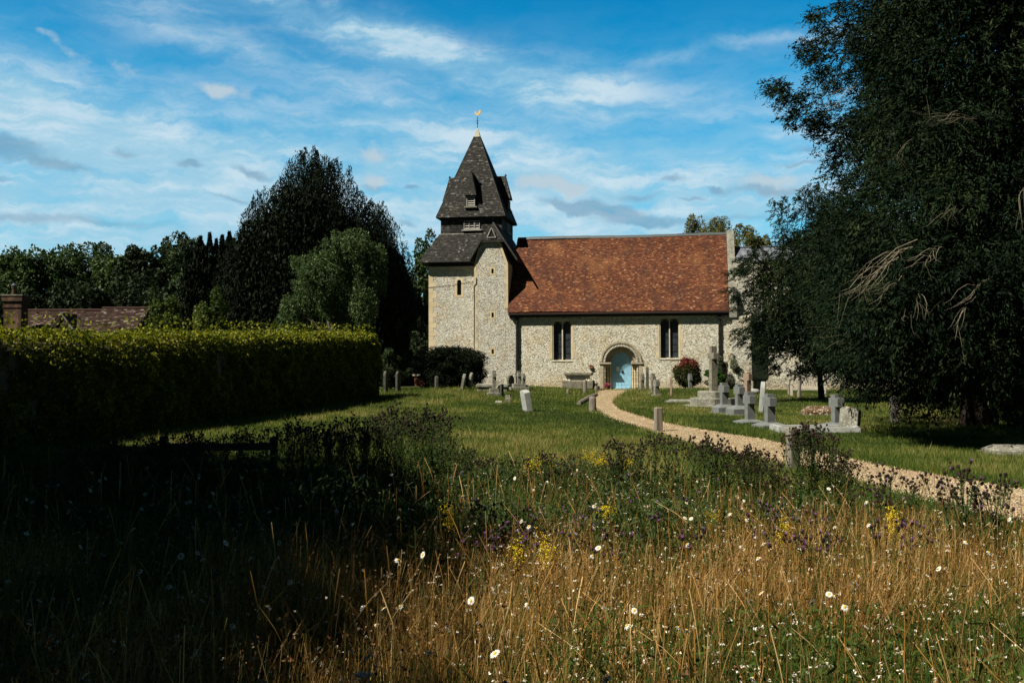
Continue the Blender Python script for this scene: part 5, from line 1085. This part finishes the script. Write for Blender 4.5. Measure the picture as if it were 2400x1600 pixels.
m = MB(); m.cbox((0, 0, h - .08), (.92, .45, .08), bev=.05); m.build('lid', M_LICH, t); m = MB(); m.cbox((0, 0, h / 2 - .15), (.84, .38, h / 2 + .07), bev=.04); m.build('chest', M_OLDST, t)
def ledger(px0, px1, py, D, h, w, m_, label, cop=True, yaw=0):
    x0 = at(px0, 850, D)[0]; x1 = at(px1, 850, D)[0]; xc = (x0 + x1) / 2; hw_ = (x1 - x0) / 2
    t = empty('ledger_stone', (xc, D, float(gz(xc, D))), R(yaw), label, 'grave slab', 'low grave slabs'); mb = MB(); b = .08
    mb.add([(-hw_, -w, -.05), (hw_, -w, -.05), (hw_, w, -.05), (-hw_, w, -.05), (-hw_ * .98, -w * .96, h * .45), (hw_ * .98, -w * .96, h * .45), (hw_ * .98, w * .96, h * .45), (-hw_ * .98, w * .96, h * .45), (-hw_ * .78, -w * .35, h), (hw_ * .78, -w * .35, h), (hw_ * .78, w * .35, h), (-hw_ * .78, w * .35, h)],
           [(3, 2, 1, 0), (0, 1, 5, 4), (1, 2, 6, 5), (2, 3, 7, 6), (3, 0, 4, 7), (4, 5, 9, 8), (5, 6, 10, 9), (6, 7, 11, 10), (7, 4, 8, 11), (8, 9, 10, 11)])
    mb.build('slab', m_, t); mb = MB(); mb.box((-hw_ - .06, -w - .06, -.06), (hw_ + .06, w + .06, .035)); mb.build('kerb', M_OLDST, t)
M_MOSS = m_stone('orange_moss_stone', (.06, .030, .012), (.13, .07, .028), (.62, .60, .55), 1.0, 3)
ledger(1882, 2000, 0, 33.5, .30, .5, M_MOSS, 'coped grave slab covered in orange moss and white lichen', yaw=-4)
ledger(2316, 2470, 0, 18.6, .17, .40, M_LICH, 'pale coped grave slab at the right edge by the path', yaw=-8)
ledger(1562, 1652, 0, 43.5, .14, .35, M_LICH, 'flat lichened kerb stone left of the octagonal steps')
ledger(1160, 1177, 0, 43.5, .12, .2, M_LICH, 'small flat pale stone in the lawn before the low tomb')
ledger(1183, 1196, 0, 44.5, .34, .15, M_OLDST, 'lumpy broken stone right of the small flat one')
ledger(1638, 1668, 0, 39.5, .16, .25, M_LICH, 'low rough stone in front of the octagonal steps')
t = empty('grave_kerb', gnd(1915, 1013), R(-3), 'white marble grave kerb in front of the leaning slab', 'grave kerb')
for a, b in (((-.85, -.14, 0), (.9, 0, .13)), ((-.85, .85, 0), (.9, .99, .13)), ((-.97, -.14, 0), (-.85, .99, .15)), ((.9, -.14, 0), (1.02, .99, .15))):
    m = MB(); m.box(a, b); m.build('kerb_stone', M_WHITEST, t)
m = MB(); m.lathe([(.10, 0), (.22, .05), (.24, .18), (.15, .28), (.04, .30)], 9); o = m.build('white_stone', M_WHITEST, smooth=True); o.location = atD(1765, 52); o.scale = (1.5, .8, 1); tag(o, 'rounded white stone on the grass at the buttress foot', 'stone')
m = MB(); m.lathe([(.02, -.02), (.16, -.02), (.19, .13), (.17, .14)], 12); o = m.build('flower_pot', M_REDBRICK); p = Matrix.Translation((.331, 65.98, 0)) @ Matrix.Rotation(R(-10), 4, 'Z') @ Vector((5.98, -.38, .02)); o.location = p; tag(o, 'terracotta pot of pink flowers at the left door jamb', 'flower pot')
npmesh('flowers', diamonds(cloud((0, 0, .24), (.24, .2, .16), 700, .4), .07, .06), 4, rng.random(700), M_PINKF, o)
# bench
def bench():
    D = 50.0; loc = atD(1893, D); t = empty('garden_bench', loc, R(-10), 'silvered slatted wooden bench against the chancel plinth', 'bench'); w = .80
    for u in (-w, w):
        m = MB(); m.box((u - .035, -.30, 0), (u + .035, -.23, .62)); m.build('leg', M_TEAK, t); m = MB(); m.add([(u - .035, .20, 0), (u + .035, .20, 0), (u + .035, .27, 0), (u - .035, .27, 0), (u - .035, .30, .95), (u + .035, .30, .95), (u + .035, .36, .95), (u - .035, .36, .95)], [(3, 2, 1, 0), (4, 5, 6, 7), (0, 1, 5, 4), (1, 2, 6, 5), (2, 3, 7, 6), (3, 0, 4, 7)]); m.build('leg', M_TEAK, t)
        m = MB(); m.box((u - .04, -.33, .62), (u + .04, .32, .66)); m.build('armrest', M_TEAK, t)
    m = MB()
    for k in range(6): m.box((-w, -.28 + k * .095, .40), (w, -.205 + k * .095, .43))
    m.box((-w, -.29, .33), (w, -.26, .40)); m.build('seat', M_TEAK, t)
    m = MB(); m.box((-w, .30, .86), (w, .35, .95)); m.box((-w, .26, .46), (w, .31, .52))
    for k in range(13): u = -w + .1 + k * (2 * w - .2) / 12; m.box((u - .02, .28, .52), (u + .02, .32, .86))
    m.build('backrest', M_TEAK, t)
bench()
# foreground rail fence
fp0 = gnd(384, 1128); fp1 = gnd(642, 1112)
t = empty('rail_fence', fp1, 0, 'low wooden post and rail fence among dark thistles', 'fence'); dx, dy = fp0[0] - fp1[0], fp0[1] - fp1[1]
for (px_, x, y, pt) in ((642, 0, 0, 1022), (384, dx, dy, 1020)):
    m = MB(); m.cbox((x, y, height(pt, fp1[1] + y) / 2 - .05), (.055, .055, height(pt, fp1[1] + y) / 2 + .05), bev=.01); m.build('fence_post', M_OAKX, t)
for pt, hh in ((1044, .058), (1088, .05)):
    z1, z0 = height(pt, fp1[1]), height(pt + 2, fp0[1]); m = MB(); u = Vector((dx, dy, z0 - z1)); k = []
    for e in (Vector((-.02 * dx, -.02 * dy - .07, z1)), Vector((dx * 1.03, dy * 1.03 - .07, z0))):
        k += [e + Vector((0, 0, -hh)), e + Vector((0, .045, -hh)), e + Vector((0, .045, hh)), e + Vector((0, 0, hh))]
    m.add(k, [(0, 1, 2, 3), (7, 6, 5, 4), (0, 4, 5, 1), (1, 5, 6, 2), (2, 6, 7, 3), (3, 7, 4, 0)]); m.build('rail', M_OAKX, t)

# ------------------------------------------------------------------ LAWN GRASS
def pn(x, y, sc, seed, n=7):
    r_ = np.random.default_rng(seed); o = 0
    for k in range(n): a = r_.random() * 6.28; f = sc * r_.uniform(.6, 1.9); o = o + np.sin((x * np.cos(a) + y * np.sin(a)) * f + r_.random() * 6.28)
    return o / n * 1.5
rng = np.random.default_rng(55); random.seed(55)
def edge_x(D):      # right/far limit of the unmown meadow for a depth
    return np.interp(D, [0, 6.5, 7.6, 9.6, 12.6, 13.6], [6, 5.2, 4.15, 3.05, 1.55, .9])
def in_meadow(x, y): return (y < 13.6 + .35 * np.sin(x * 1.3) + .25 * np.sin(x * 3.1)) & (x < edge_x(y) + .12 * np.sin(y * 5)) | ((x < -.5) & (y < 14.4 + .3 * np.sin(x * 2)))
def blades(name, x, y, h, w, T, m, lean=.35, segs=1, z=None):
    N = len(x); z = gz(x, y) if z is None else z; an = rng.random(N) * 2 * PI; la = rng.random(N) * 2 * PI; ln = np.abs(rng.normal(0, lean, N)) * h
    wx, wy = np.cos(an) * w * .5, np.sin(an) * w * .5; lx, ly = np.cos(la) * ln, np.sin(la) * ln; zero = z - .01
    if segs == 1:
        V = np.stack([np.stack([x - wx, y - wy, zero], 1), np.stack([x + wx, y + wy, zero], 1), np.stack([x + lx, y + ly, z + h], 1)], 1)
        return npmesh(name, V, 3, T, m)
    V = np.stack([np.stack([x - wx, y - wy, zero], 1), np.stack([x + wx, y + wy, zero], 1), np.stack([x + wx * .9 + lx * .3, y + wy * .9 + ly * .3, z + h * .55], 1), np.stack([x - wx * .9 + lx * .3, y - wy * .9 + ly * .3, z + h * .55], 1),
                  np.stack([x + wx * .45 + lx, y + wy * .45 + ly, z + h * .97], 1), np.stack([x - wx * .45 + lx, y - wy * .45 + ly, z + h], 1)], 1)
    return npmesh(name, V, 6, T, m, faces=[(0, 1, 2, 3), (3, 2, 4, 5)])
N = 1100000; u = rng.random(N); D = (7.0 ** -.3 + u * (66.0 ** -.3 - 7.0 ** -.3)) ** (-1 / .3); X = rng.uniform(-1, 1, N) * (D * .58 + 3.5)
keep = ~inpoly(X + rng.normal(0, .05, N), D, PATH) & ~in_meadow(X, D) & (D < 66 - .17 * X - .2); X, D = X[keep], D[keep]
pat = np.clip(.5 + .45 * pn(X, D, .45, 31) + .40 * pn(X, D, 1.6, 32) + .2 * pn(X, D, 4.5, 33), 0, 1.1)
tall = 1 + .9 * (bump(X, D, 3.5, 57, 4, 5) + bump(X, D, 10, 55, 4, 6) + bump(X, D, -4, 52, 6, 8)) + 1.2 * (np.abs(X - np.interp(D, [a[1] for a in FA][::-1], [a[0] for a in FA][::-1])) < .35)
h = rng.uniform(.03, .10, len(X)) * (.6 + .8 * pat) * tall * np.where(rng.random(len(X)) < .03, 1.9, 1)
T = np.clip(rng.normal(.40, .2, len(X)) + (pat - .5) * .9 + (rng.random(len(X)) < .04) * .4, 0, 1)
o = blades('lawn_grass', X, D, h, .005 + .00042 * D, T, M_GRASS, .5); tag(o, kind='stuff')
# ------------------------------------------------------------------ MEADOW
def med(N, d0=2.1, d1=14.8, k=.2):
    u = rng.random(N); D = (d0 ** -k + u * (d1 ** -k - d0 ** -k)) ** (-1 / k); X = rng.uniform(-1, 1, N) * (D * .56 + 1.2); q = in_meadow(X, D); return X[q], D[q]
X, Y = np.meshgrid(np.linspace(-11, 8, 96), np.linspace(.2, 15, 75)); Z = gz(X, Y) + .004 + .0 * X
sel = in_meadow(X, Y); idx = np.arange(X.size).reshape(X.shape); F = [(int(idx[j, i]), int(idx[j, i + 1]), int(idx[j + 1, i + 1]), int(idx[j + 1, i])) for j in range(74) for i in range(95) if sel[j, i] and sel[j + 1, i + 1] and sel[j + 1, i] and sel[j, i + 1]]
me = bpy.data.meshes.new('meadow_ground'); me.from_pydata(np.stack([X, Y, Z], -1).reshape(-1, 3).tolist(), [], F); me.materials.append(M_SOIL); o = bpy.data.objects.new('meadow_ground', me); COL.objects.link(o); tag(o, kind='structure')
def gold(x, y):
    back = np.clip((8.8 - y + .25 * x) / 1.2, 0, 1)
    g = .42 * np.clip((x + .5) / 1.0, 0, 1) * np.clip((y - 4.2) / 1.2, 0, 1) + .32 * (x < .6) * (y < 8.5) + .16 * (y < 5) * (x > .6)
    g = g - .40 * (y < 5.4) * np.clip((x - .7) / .8, 0, 1)
    return np.clip((g + .12 + .34 * pn(x, y, 2.6, 1) + .16 * pn(x, y, 7, 2)) * (.12 + .88 * back), .02, .9)
X, D = med(560000); dens = np.clip(.62 + .75 * pn(X, D, 5.0, 3) + .35 * pn(X, D, 14, 4), .10, 1); q = rng.random(len(X)) < dens; X, D = X[q], D[q]
g = gold(X, D); isg = rng.random(len(X)) < g
T = np.where(isg, .56 + .44 * rng.random(len(X)) ** 1.6, np.clip(rng.normal(.24, .12, len(X)) + .10 * pn(X, D, 3, 5), 0, .52))
env = .56 + .10 * pn(X, D, 1.7, 6) + .05 * pn(X, D, 6, 7)
h = env * np.where(isg, rng.uniform(.45, 1.10, len(X)), rng.uniform(.25, .85, len(X))); h = h * np.clip(.62 + .12 * D, .7, 1)
w = np.where(isg, rng.uniform(.0009, .0022, len(X)), rng.uniform(.0018, .0045, len(X))) + .00018 * D
# curved blades : a lean field shared by neighbours plus individual scatter
la = 1.2 * pn(X, D, 1.1, 8) + rng.normal(0, 1.3, len(X)) + .6; ln = np.abs(.16 + .16 * pn(X, D, 3.3, 9) + rng.normal(0, .16, len(X))) * h
an = rng.random(len(X)) * 2 * PI; wx, wy = np.cos(an) * w * .5, np.sin(an) * w * .5; lx, ly = np.cos(la) * ln, np.sin(la) * ln; z0 = gz(X, D) - .01
def pt(f, sx__, kk): return np.stack([X + sx__ * wx * kk + lx * f * f, D + sx__ * wy * kk + ly * f * f, z0 + h * (f - .16 * (ln / h) * f ** 3)], 1)
V = np.stack([pt(0, -1, 1), pt(0, 1, 1), pt(.4, 1, .95), pt(.4, -1, .95), pt(.75, 1, .75), pt(.75, -1, .75), pt(1, 1, .3), pt(1, -1, .3)], 1)
o = npmesh('meadow_grass', V, 8, T, M_MEADOW, faces=[(0, 1, 2, 3), (3, 2, 4, 5), (5, 4, 6, 7)]); tag(o, kind='stuff')
TIP = pt(1, 0, 0)[isg & (rng.random(len(X)) < .34)]
# tall single flowering stalks, strongly bent
n = 2300; X, D = med(n, 3.0, 12, .1); n = len(X); hh = rng.uniform(.55, .88, n) * np.clip(.62 + .12 * D, .72, 1); la = rng.random(n) * 6.28; ln = np.abs(rng.normal(.22, .16, n)) * hh; w = rng.uniform(.0008, .0015, n) + .00012 * D
F_ = np.linspace(0, 1, 7); V = []
for f in F_:
    c = np.stack([X + np.cos(la) * ln * f ** 2.2, D + np.sin(la) * ln * f ** 2.2, gz(X, D) + hh * (f - .25 * (ln / hh) * f ** 3)], 1); k = 1 if f < .8 else 2.0
    V += [c - np.array([1, .25, 0]) * (w * k * .5)[:, None], c + np.array([1, .25, 0]) * (w * k * .5)[:, None]]
V = np.stack(V, 1); o = npmesh('tall_grass_stalks', V, 14, rng.uniform(.42, 1, n), M_MEADOW, faces=[(2 * i, 2 * i + 1, 2 * i + 3, 2 * i + 2) for i in range(6)]); tag(o, kind='stuff')
X, D = med(240000, 2.1, 14.8, .1); q = rng.random(len(X)) < np.clip(.6 + .7 * pn(X, D, 4.0, 10), .15, 1); X, D = X[q], D[q]; low = (D < 5.2) & (X > .2)
z = rng.uniform(.02, .36, len(X)) * np.clip(.55 + .12 * D, .6, 1.15) + low * rng.uniform(0, .14, len(X)); P = np.stack([X, D, z + gz(X, D)], 1)
T = np.clip(rng.normal(.10, .10, len(X)) + .08 * pn(X, D, 3, 11) + .08 * low, 0, .5)
o = npmesh('meadow_leaves', diamonds(P, rng.uniform(.04, .12, len(X)), rng.uniform(.006, .017, len(X)), (0, 0, .7), .9), 4, T, M_MEADOW); tag(o, kind='stuff')
# leafy back band of the meadow
X, D = med(230000, 7.4, 13.9, -.3); q = rng.random(len(X)) < np.clip((D - 7.2 - .3 * np.maximum(X, 0) * 0 + .8 * pn(X, D, 2.2, 20)) / 1.6, 0, 1) * np.clip(.65 + .8 * pn(X, D, 4, 21), .15, 1); X, D = X[q], D[q]
top = .50 + .16 * pn(X, D, 2.0, 22) + .06 * pn(X, D, 7, 23); f = rng.random(len(X)) ** .7; P = np.stack([X, D, gz(X, D) + top * f], 1)
o = npmesh('leafy_undergrowth', diamonds(P, rng.uniform(.04, .11, len(X)), rng.uniform(.008, .020, len(X)), (0, 0, .8), .8), 4, np.clip(rng.normal(.28, .16, len(X)) + .12 * f, 0, .72), M_THIST); tag(o, kind='stuff')
k_ = rng.random(len(X)) < .045; P = P[k_] * np.array([1, 1, 0]) + np.stack([0 * X[k_], 0 * X[k_], top[k_] * rng.uniform(.85, 1.15, k_.sum())], 1); cz_ = rng.uniform(.013, .022, len(P))
o = npmesh('brown_seed_heads', np.concatenate([diamonds(P + rng.normal(0, .003, P.shape), cz_, cz_ * .8, (0, 0, .3), 1) for _ in range(2)]), 4, np.tile(np.where(rng.random(len(P)) < .10, 1.0, rng.uniform(.8, .93, len(P))), 2), M_THIST); tag(o, kind='stuff')
# far smaller pale florets among the stems
X, D = med(4600, 2.6, 11, .2); q = (X > -3.5) & (rng.random(len(X)) < np.where(X > -.4, .75, .4)); X, D = X[q], D[q]; P = np.stack([X, D, rng.uniform(.34, .68, len(X)) * np.clip(.62 + .12 * D, .7, 1)], 1); P = np.repeat(P, 5, 0) + rng.normal(0, .006, (5 * len(X), 3)) * np.array([1, 1, .5])
o = npmesh('small_pale_florets', diamonds(P, .013, .006, (0, 0, .3), 1), 4, rng.random(len(P)), M_FLORET); tag(o, kind='stuff')
# dry seed heads
X, D = med(26000, 2.2, 14, .3); g = gold(X, D); q = rng.random(len(X)) < g * .9 + .12; X, D = X[q], D[q]; z = rng.uniform(.30, .66, len(X)) * np.clip(.62 + .12 * D, .7, 1)
P = np.concatenate([np.stack([X, D, z], 1), TIP]); X = P[:, 0]; cz_ = rng.uniform(.006, .013, len(X)) * np.where(rng.random(len(X)) < .12, 1.7, 1); V = np.concatenate([diamonds(P + rng.normal(0, .004, P.shape), cz_, cz_ * .8, (0, 0, .3), 1) for _ in range(3)]); T = np.tile(np.clip(rng.normal(.42, .3, len(X)), 0, 1), 3)
o = npmesh('dry_seed_heads', V, 4, T, M_HEADS); tag(o, kind='stuff')

# ---- flowers: individual daisies
def daisy(state, seed):
    random.seed(seed); t = empty('oxeye_daisy'); m = MB(); H = .60; bx, by = random.uniform(-.07, .07), random.uniform(-.05, .05)
    m.tube([(0, 0, 0), (bx * .3, by * .3, H * .4), (bx * .9, by, H * .8), (bx, by, H)], [.0028, .0026, .0022, .002], 4, .75 if state else .35); m.build('stem', M_MEADOW, t)
    T_ = Matrix.Translation((bx, by, H)) @ Matrix.Rotation(R(random.uniform(15, 55)), 4, 'X') @ Matrix.Rotation(R(random.uniform(-40, 40)), 4, 'Y'); n = 16 if state == 0 else (11 if state == 1 else 7); r0, r1 = .006, (.024, .021, .016)[state]
    m = MB()
    for k in range(n):
        a = 2 * PI * k / n + random.uniform(-.1, .1); dr = (0, .009, .016)[state] * random.uniform(.5, 1.5); c_, s_ = math.cos(a), math.sin(a); wv = .0042
        P = [(r0 * c_, r0 * s_, .001), ((r1 * .6) * c_ - wv * s_, (r1 * .6) * s_ + wv * c_, .002 - dr * .4), (r1 * c_, r1 * s_, -dr), ((r1 * .6) * c_ + wv * s_, (r1 * .6) * s_ - wv * c_, .002 - dr * .4)]
        m.add([T_ @ Vector(p) for p in P], [(0, 1, 2, 3)], random.random())
    m.build('petals', M_WHITEP if state < 2 else M_BROWNP, t, fix=False)
    m = MB(); m.lathe([(.0075, -.002), (.0085, .002), (.006, .005), (.002, .006)], 8); m.v = [tuple(T_ @ Vector(p)) for p in m.v]; m.build('disc', M_YELC if state < 2 else M_HEADS, t); return t
protos = [daisy(0, 1), daisy(1, 2), daisy(0, 3), daisy(2, 4), daisy(2, 5), daisy(1, 6)]
DL = {0: ('open white oxeye daisy with yellow disc in the dry meadow', 'oxeye daisies in full flower'), 1: ('oxeye daisy with drooping white petals in the dry meadow', 'oxeye daisies past their best'), 2: ('withered oxeye daisy with tan petals in the dry meadow', 'withered oxeye daisies')}
ST = [0, 1, 0, 2, 2, 1]
used = set(); cnt = 0
while cnt < 296:
    x = random.uniform(-5.5, 5.6); y = random.uniform(2.9, 10.5) ** 1.0
    if abs(x) > .52 * y or not bool(in_meadow(np.array([x]), np.array([y]))[0]): continue
    if random.random() > (.70 if x > -.5 else .68) * (1.0 if y < 8 else .5): continue
    k = random.randrange(6)
    if k in used: o = copy_tree(protos[k])
    else: o = protos[k]; used.add(k)
    sc = random.uniform(.62, .98); o.location = (x, y, float(gz(x, y))); o.rotation_euler = (0, 0, random.uniform(0, 6.28)); o.scale = (sc, sc, random.uniform(.85, 1.15) * min(1, .72 + .08 * y)); lb, gr = DL[ST[k]]; tag(o, lb, 'daisy', gr); cnt += 1
# ---- knapweed and thistle plants
def weed(H, nb, purple, seed, leafy=1.0):
    random.seed(seed); t = empty('knapweed_plant'); m = MB(); lf = MB(); pf = MB()
    main = [(0, 0, 0)]; x = y = 0
    for k in range(1, 6): x += random.gauss(0, .018); y += random.gauss(0, .018); main.append((x, y, H * k / 5))
    def P(f): i = min(4, int(f * 5)); return Vector(main[i]).lerp(Vector(main[i + 1]), f * 5 - i)
    def head(p, d):
        M = Matrix.Translation(p) @ d.to_track_quat('Z', 'Y').to_matrix().to_4x4(); s_ = random.uniform(.8, 1.15) * .0105
        b = len(m.v); m.lathe([(.3 * s_, -1.0 * s_), (1.0 * s_, -.4 * s_), (1.05 * s_, .3 * s_), (.6 * s_, 1.1 * s_)], 6, tint=random.uniform(.8, .92)); m.v[b:] = [tuple(M @ Vector(q)) for q in m.v[b:]]
        if purple and random.random() < purple:
            for k in range(9):
                a = k * .7; q0 = Vector((0, 0, .9 * s_)); q1 = Vector((math.cos(a) * 1.0 * s_, math.sin(a) * 1.0 * s_, 1.9 * s_)); q2 = Vector((math.cos(a + .35) * 1.1 * s_, math.sin(a + .35) * 1.1 * s_, 2.0 * s_)); m.add([M @ q0, M @ q1, M @ q2], [(0, 1, 2)], 1.0)
    m.tube(main, [.0065, .006, .005, .004, .003, .002], 5, .4); head(Vector(main[-1]), Vector((0, 0, 1)))
    for k in range(nb):
        f = random.uniform(.28, .93); s0 = P(f); an = random.uniform(0, 6.28); L = (1 - f) * H * random.uniform(.6, 1.0) + .07; sp = random.uniform(.30, .6)
        e = s0 + Vector((math.cos(an) * L * sp, math.sin(an) * L * sp, L * .85)); mid = s0.lerp(e, .5) + Vector((math.cos(an), math.sin(an), -.3)) * L * .08
        m.tube([s0, mid, e], [.003, .0025, .0018], 4, .45, cap=False); head(e, (e - mid).normalized())
        for j in range(random.randrange(1, 4)):
            g = random.uniform(.3, .9); s1 = mid.lerp(e, g); a2 = random.uniform(0, 6.28); e1 = s1 + Vector((math.cos(a2) * .035, math.sin(a2) * .035, random.uniform(.03, .09))); m.tube([s1, e1], [.002, .0013], 3, .45, cap=False); head(e1, (e1 - s1).normalized())
            q = s1; dv = Vector((math.cos(a2 + 1), math.sin(a2 + 1), .5)) * random.uniform(.025, .06); wv = Vector((-dv.y, dv.x, 0)) * .16; lf.add([q, q + dv * .5 + wv, q + dv, q + dv * .5 - wv], [(0, 1, 2, 3)], random.random())
    for k in range(int(80 * leafy)):
        f = random.random() ** 1.2 * .9; p = P(f); an = random.uniform(0, 6.28); L = random.uniform(.05, .15) * (1.15 - f); dv = Vector((math.cos(an), math.sin(an), random.uniform(.1, .9))).normalized() * L; wv = Vector((-math.sin(an), math.cos(an), 0)) * L * .13
        lf.add([p, p + dv * .45 + wv, p + dv + Vector((0, 0, -.02)), p + dv * .45 - wv], [(0, 1, 2, 3)], random.random())
    m.build('flowering_stem', M_THIST, t, fix=False); lf.t = [q * .7 for q in lf.t]; lf.build('leaves', M_THIST, t, fix=False)
    return t
def spread_weeds(proto_args, spots, label, group, name=None):
    pr = [weed(*a) for a in proto_args]; used_ = set()
    for i, (px, D, ptop) in enumerate(spots):
        x = at(px, 850, D)[0]; k = i % len(pr); o = pr[k] if k not in used_ else copy_tree(pr[k]); used_.add(k); H0 = proto_args[k][0]
        h_ = height(ptop, D); o.location = (x, D, float(gz(x, D))); sx_ = max(.8, min(1.35, h_ / H0)); o.scale = (sx_, sx_, h_ / H0); o.rotation_euler = (0, 0, random.uniform(0, 6.28)); tag(o, label, 'wildflower', group)
    for k in range(len(pr)):
        if k not in used_:
            for c in list(pr[k].children): bpy.data.objects.remove(c)
            bpy.data.objects.remove(pr[k])
def line_spots(pxa, pxb, n, Da, Db, prof, jit=14):
    out = []
    for i in range(n):
        px = random.uniform(pxa, pxb); out.append((px, random.uniform(Da, Db), np.interp(px, [p[0] for p in prof], [p[1] for p in prof]) + abs(random.gauss(0, jit)))); 
    return out
random.seed(3)
sp1 = line_spots(160, 1130, 120, 11.2, 14.0, [(160, 1050), (300, 1015), (400, 1025), (560, 1010), (640, 1000), (720, 985), (780, 1000), (860, 975), (960, 965), (1040, 968), (1080, 1050), (1130, 1075)], 26)
spread_weeds([(.95, 15, 0, 1, 1.3), (.9, 12, 0, 2, 1.2), (1.0, 17, .0, 3, 1.4), (.85, 11, .03, 4, 1.2)], sp1, 'dark branching knapweed silhouetted at the shaded far edge of the meadow', 'dark knapweed along the far meadow edge')
random.seed(4)
sp2 = line_spots(1100, 1830, 84, 10.6, 13.2, [(1100, 1085), (1250, 1070), (1350, 1065), (1450, 1040), (1530, 1030), (1640, 1035), (1730, 1045), (1800, 1090), (1830, 1110)], 26)
sp2 = [(a, min(b, 13.2 - max(0, a - 1400) * .008), c) for a, b, c in sp2]
spread_weeds([(.75, 8, .10, 11, 2.2), (.7, 7, .04, 12, 2.0), (.8, 9, .07, 13, 2.2)], sp2, 'green knapweed with brown and purple heads in the sunlit back of the meadow', 'sunlit knapweed')
random.seed(5)
sp3 = line_spots(1872, 1995, 17, 10.2, 10.9, [(1845, 1020), (1880, 1010), (1920, 1015), (1960, 1050), (1990, 1085)], 22)
spread_weeds([(.95, 17, .02, 21, 1.5), (.85, 14, .02, 22, 1.4)], sp3, 'tall rusty headed knapweed crowding round the path post', 'knapweed round the path post')
random.seed(6)
sp4 = line_spots(2010, 2400, 18, 7.4, 8.8, [(2010, 1160), (2060, 1120), (2120, 1105), (2200, 1100), (2290, 1115), (2400, 1150)], 30)
spread_weeds([(.7, 8, .12, 31, .5), (.75, 9, .08, 32, .4)], sp4, 'thin open knapweed standing against the pale gravel path', 'knapweed against the gravel')
random.seed(7)
sp5 = [(random.uniform(1050, 2300), random.uniform(6.3, 9.6), random.uniform(1150, 1260)) for _ in range(44)]; sp5 = [(a, b, max(c, 850 + 2333 * 1.15 / b)) for a, b, c in sp5 if (a - 1200) / 2333 * b < edge_x(b) - .2]
spread_weeds([(.6, 3, .8, 41, .4), (.6, 4, .5, 42, .4)], sp5, 'purple flowered knapweed scattered through the golden grass', 'purple knapweed in the grass')
# ---- yellow ragwort / bedstraw
def ragwort(px, D, ptop, wpx, label, seed, tall=1.0):
    random.seed(seed); r2 = np.random.default_rng(seed); x = at(px, 850, D)[0]; t = empty('yellow_wildflower', (x, D, float(gz(x, D))), 0, label, 'wildflower', 'yellow wildflowers'); H = height(ptop, D); w = wpx / FPX * D * .85; m = MB()
    for k in range(14): m.tube([(0, 0, 0), (random.gauss(0, w * .3), random.gauss(0, w * .3), H * .55), (random.gauss(0, w * .5), random.gauss(0, w * .4), H * random.uniform(.75, 1))], [.004, .003, .0015], 4, .4, cap=False)
    so_ = m.build('flowering_stem', M_THIST, t, fix=False); n = 760; c = np.concatenate([np.array([[v[0], v[1], v[2]]]) + r2.normal(0, .022 * tall, (n // 14, 3)) * np.array([1, 1, 1.6]) for v in [m.v[i] for i in range(8, len(m.v), 12)][:14]])
    bo = npmesh('bloom', diamonds(c, .012, .008, (0, 0, .4), 1), 4, r2.random(len(c)), M_RAG, t)
    import bmesh
    bm = bmesh.new(); bm.from_mesh(so_.data); k0 = len(bm.faces); bm.from_mesh(bo.data); bm.faces.ensure_lookup_table()
    for f_ in bm.faces[k0:]: f_.material_index = 1
    bm.to_mesh(so_.data); bm.free(); so_.data.materials.append(M_RAG); bpy.data.objects.remove(bo)
for i, a in enumerate([(1262, 12.4, 1072, 34, 'bright yellow bedstraw spike at the meadow back, left of two', 201), (1240, 12.0, 1090, 26, 'lower yellow bedstraw below the brightest spikes', 202), (1398, 12.3, 1066, 40, 'widest bright yellow bedstraw spray at the meadow back', 203), (1470, 12.0, 1082, 16, 'small yellow bedstraw tuft right of the widest spray', 204),
                       (1055, 8.2, 1195, 14, 'amber ragwort at the edge of the meadow shade', 205), (1425, 8.4, 1198, 12, 'orange yellow ragwort head in mid meadow', 206), (1280, 6.6, 1268, 20, 'flat topped yellow ragwort cluster among the daisies', 207), (1210, 6.5, 1283, 10, 'small ragwort left of the flat topped cluster', 208),
                       (1665, 8.6, 1200, 8, 'single orange ragwort near the purple knapweed', 209), (1830, 7.6, 1235, 10, 'yellow ragwort in the golden grass right of centre', 210), (2090, 7.3, 1200, 8, 'small yellow ragwort by the path side', 211)]):
    ragwort(*a[:4], a[4], a[5])
# white umbel bottom left
t = empty('wild_carrot', (at(850, 1590, 4.1)[0], 4.1, 0), 0, 'flat white wild carrot umbel at the bottom left edge', 'wildflower'); H = at(850, 1580, 4.1)[2]
m = MB(); m.tube([(0, 0, 0), (.02, 0, H * .6), (0, 0, H - .05)], [.005, .004, .003], 5, .35)
for k in range(14): a = k * 2.4; r_ = .035 * math.sqrt(k / 14) + .004; m.tube([(0, 0, H - .05), (r_ * math.cos(a), r_ * math.sin(a), H)], [.0015, .001], 3, .3, cap=False)
m.build('stem', M_MEADOW, t, fix=False); P = cloud((0, 0, H), (.042, .042, .006), 420, .1); npmesh('umbel', diamonds(P, .007, .006, (0, 0, 1), 1), 4, rng.random(420), M_WHITEP, t)
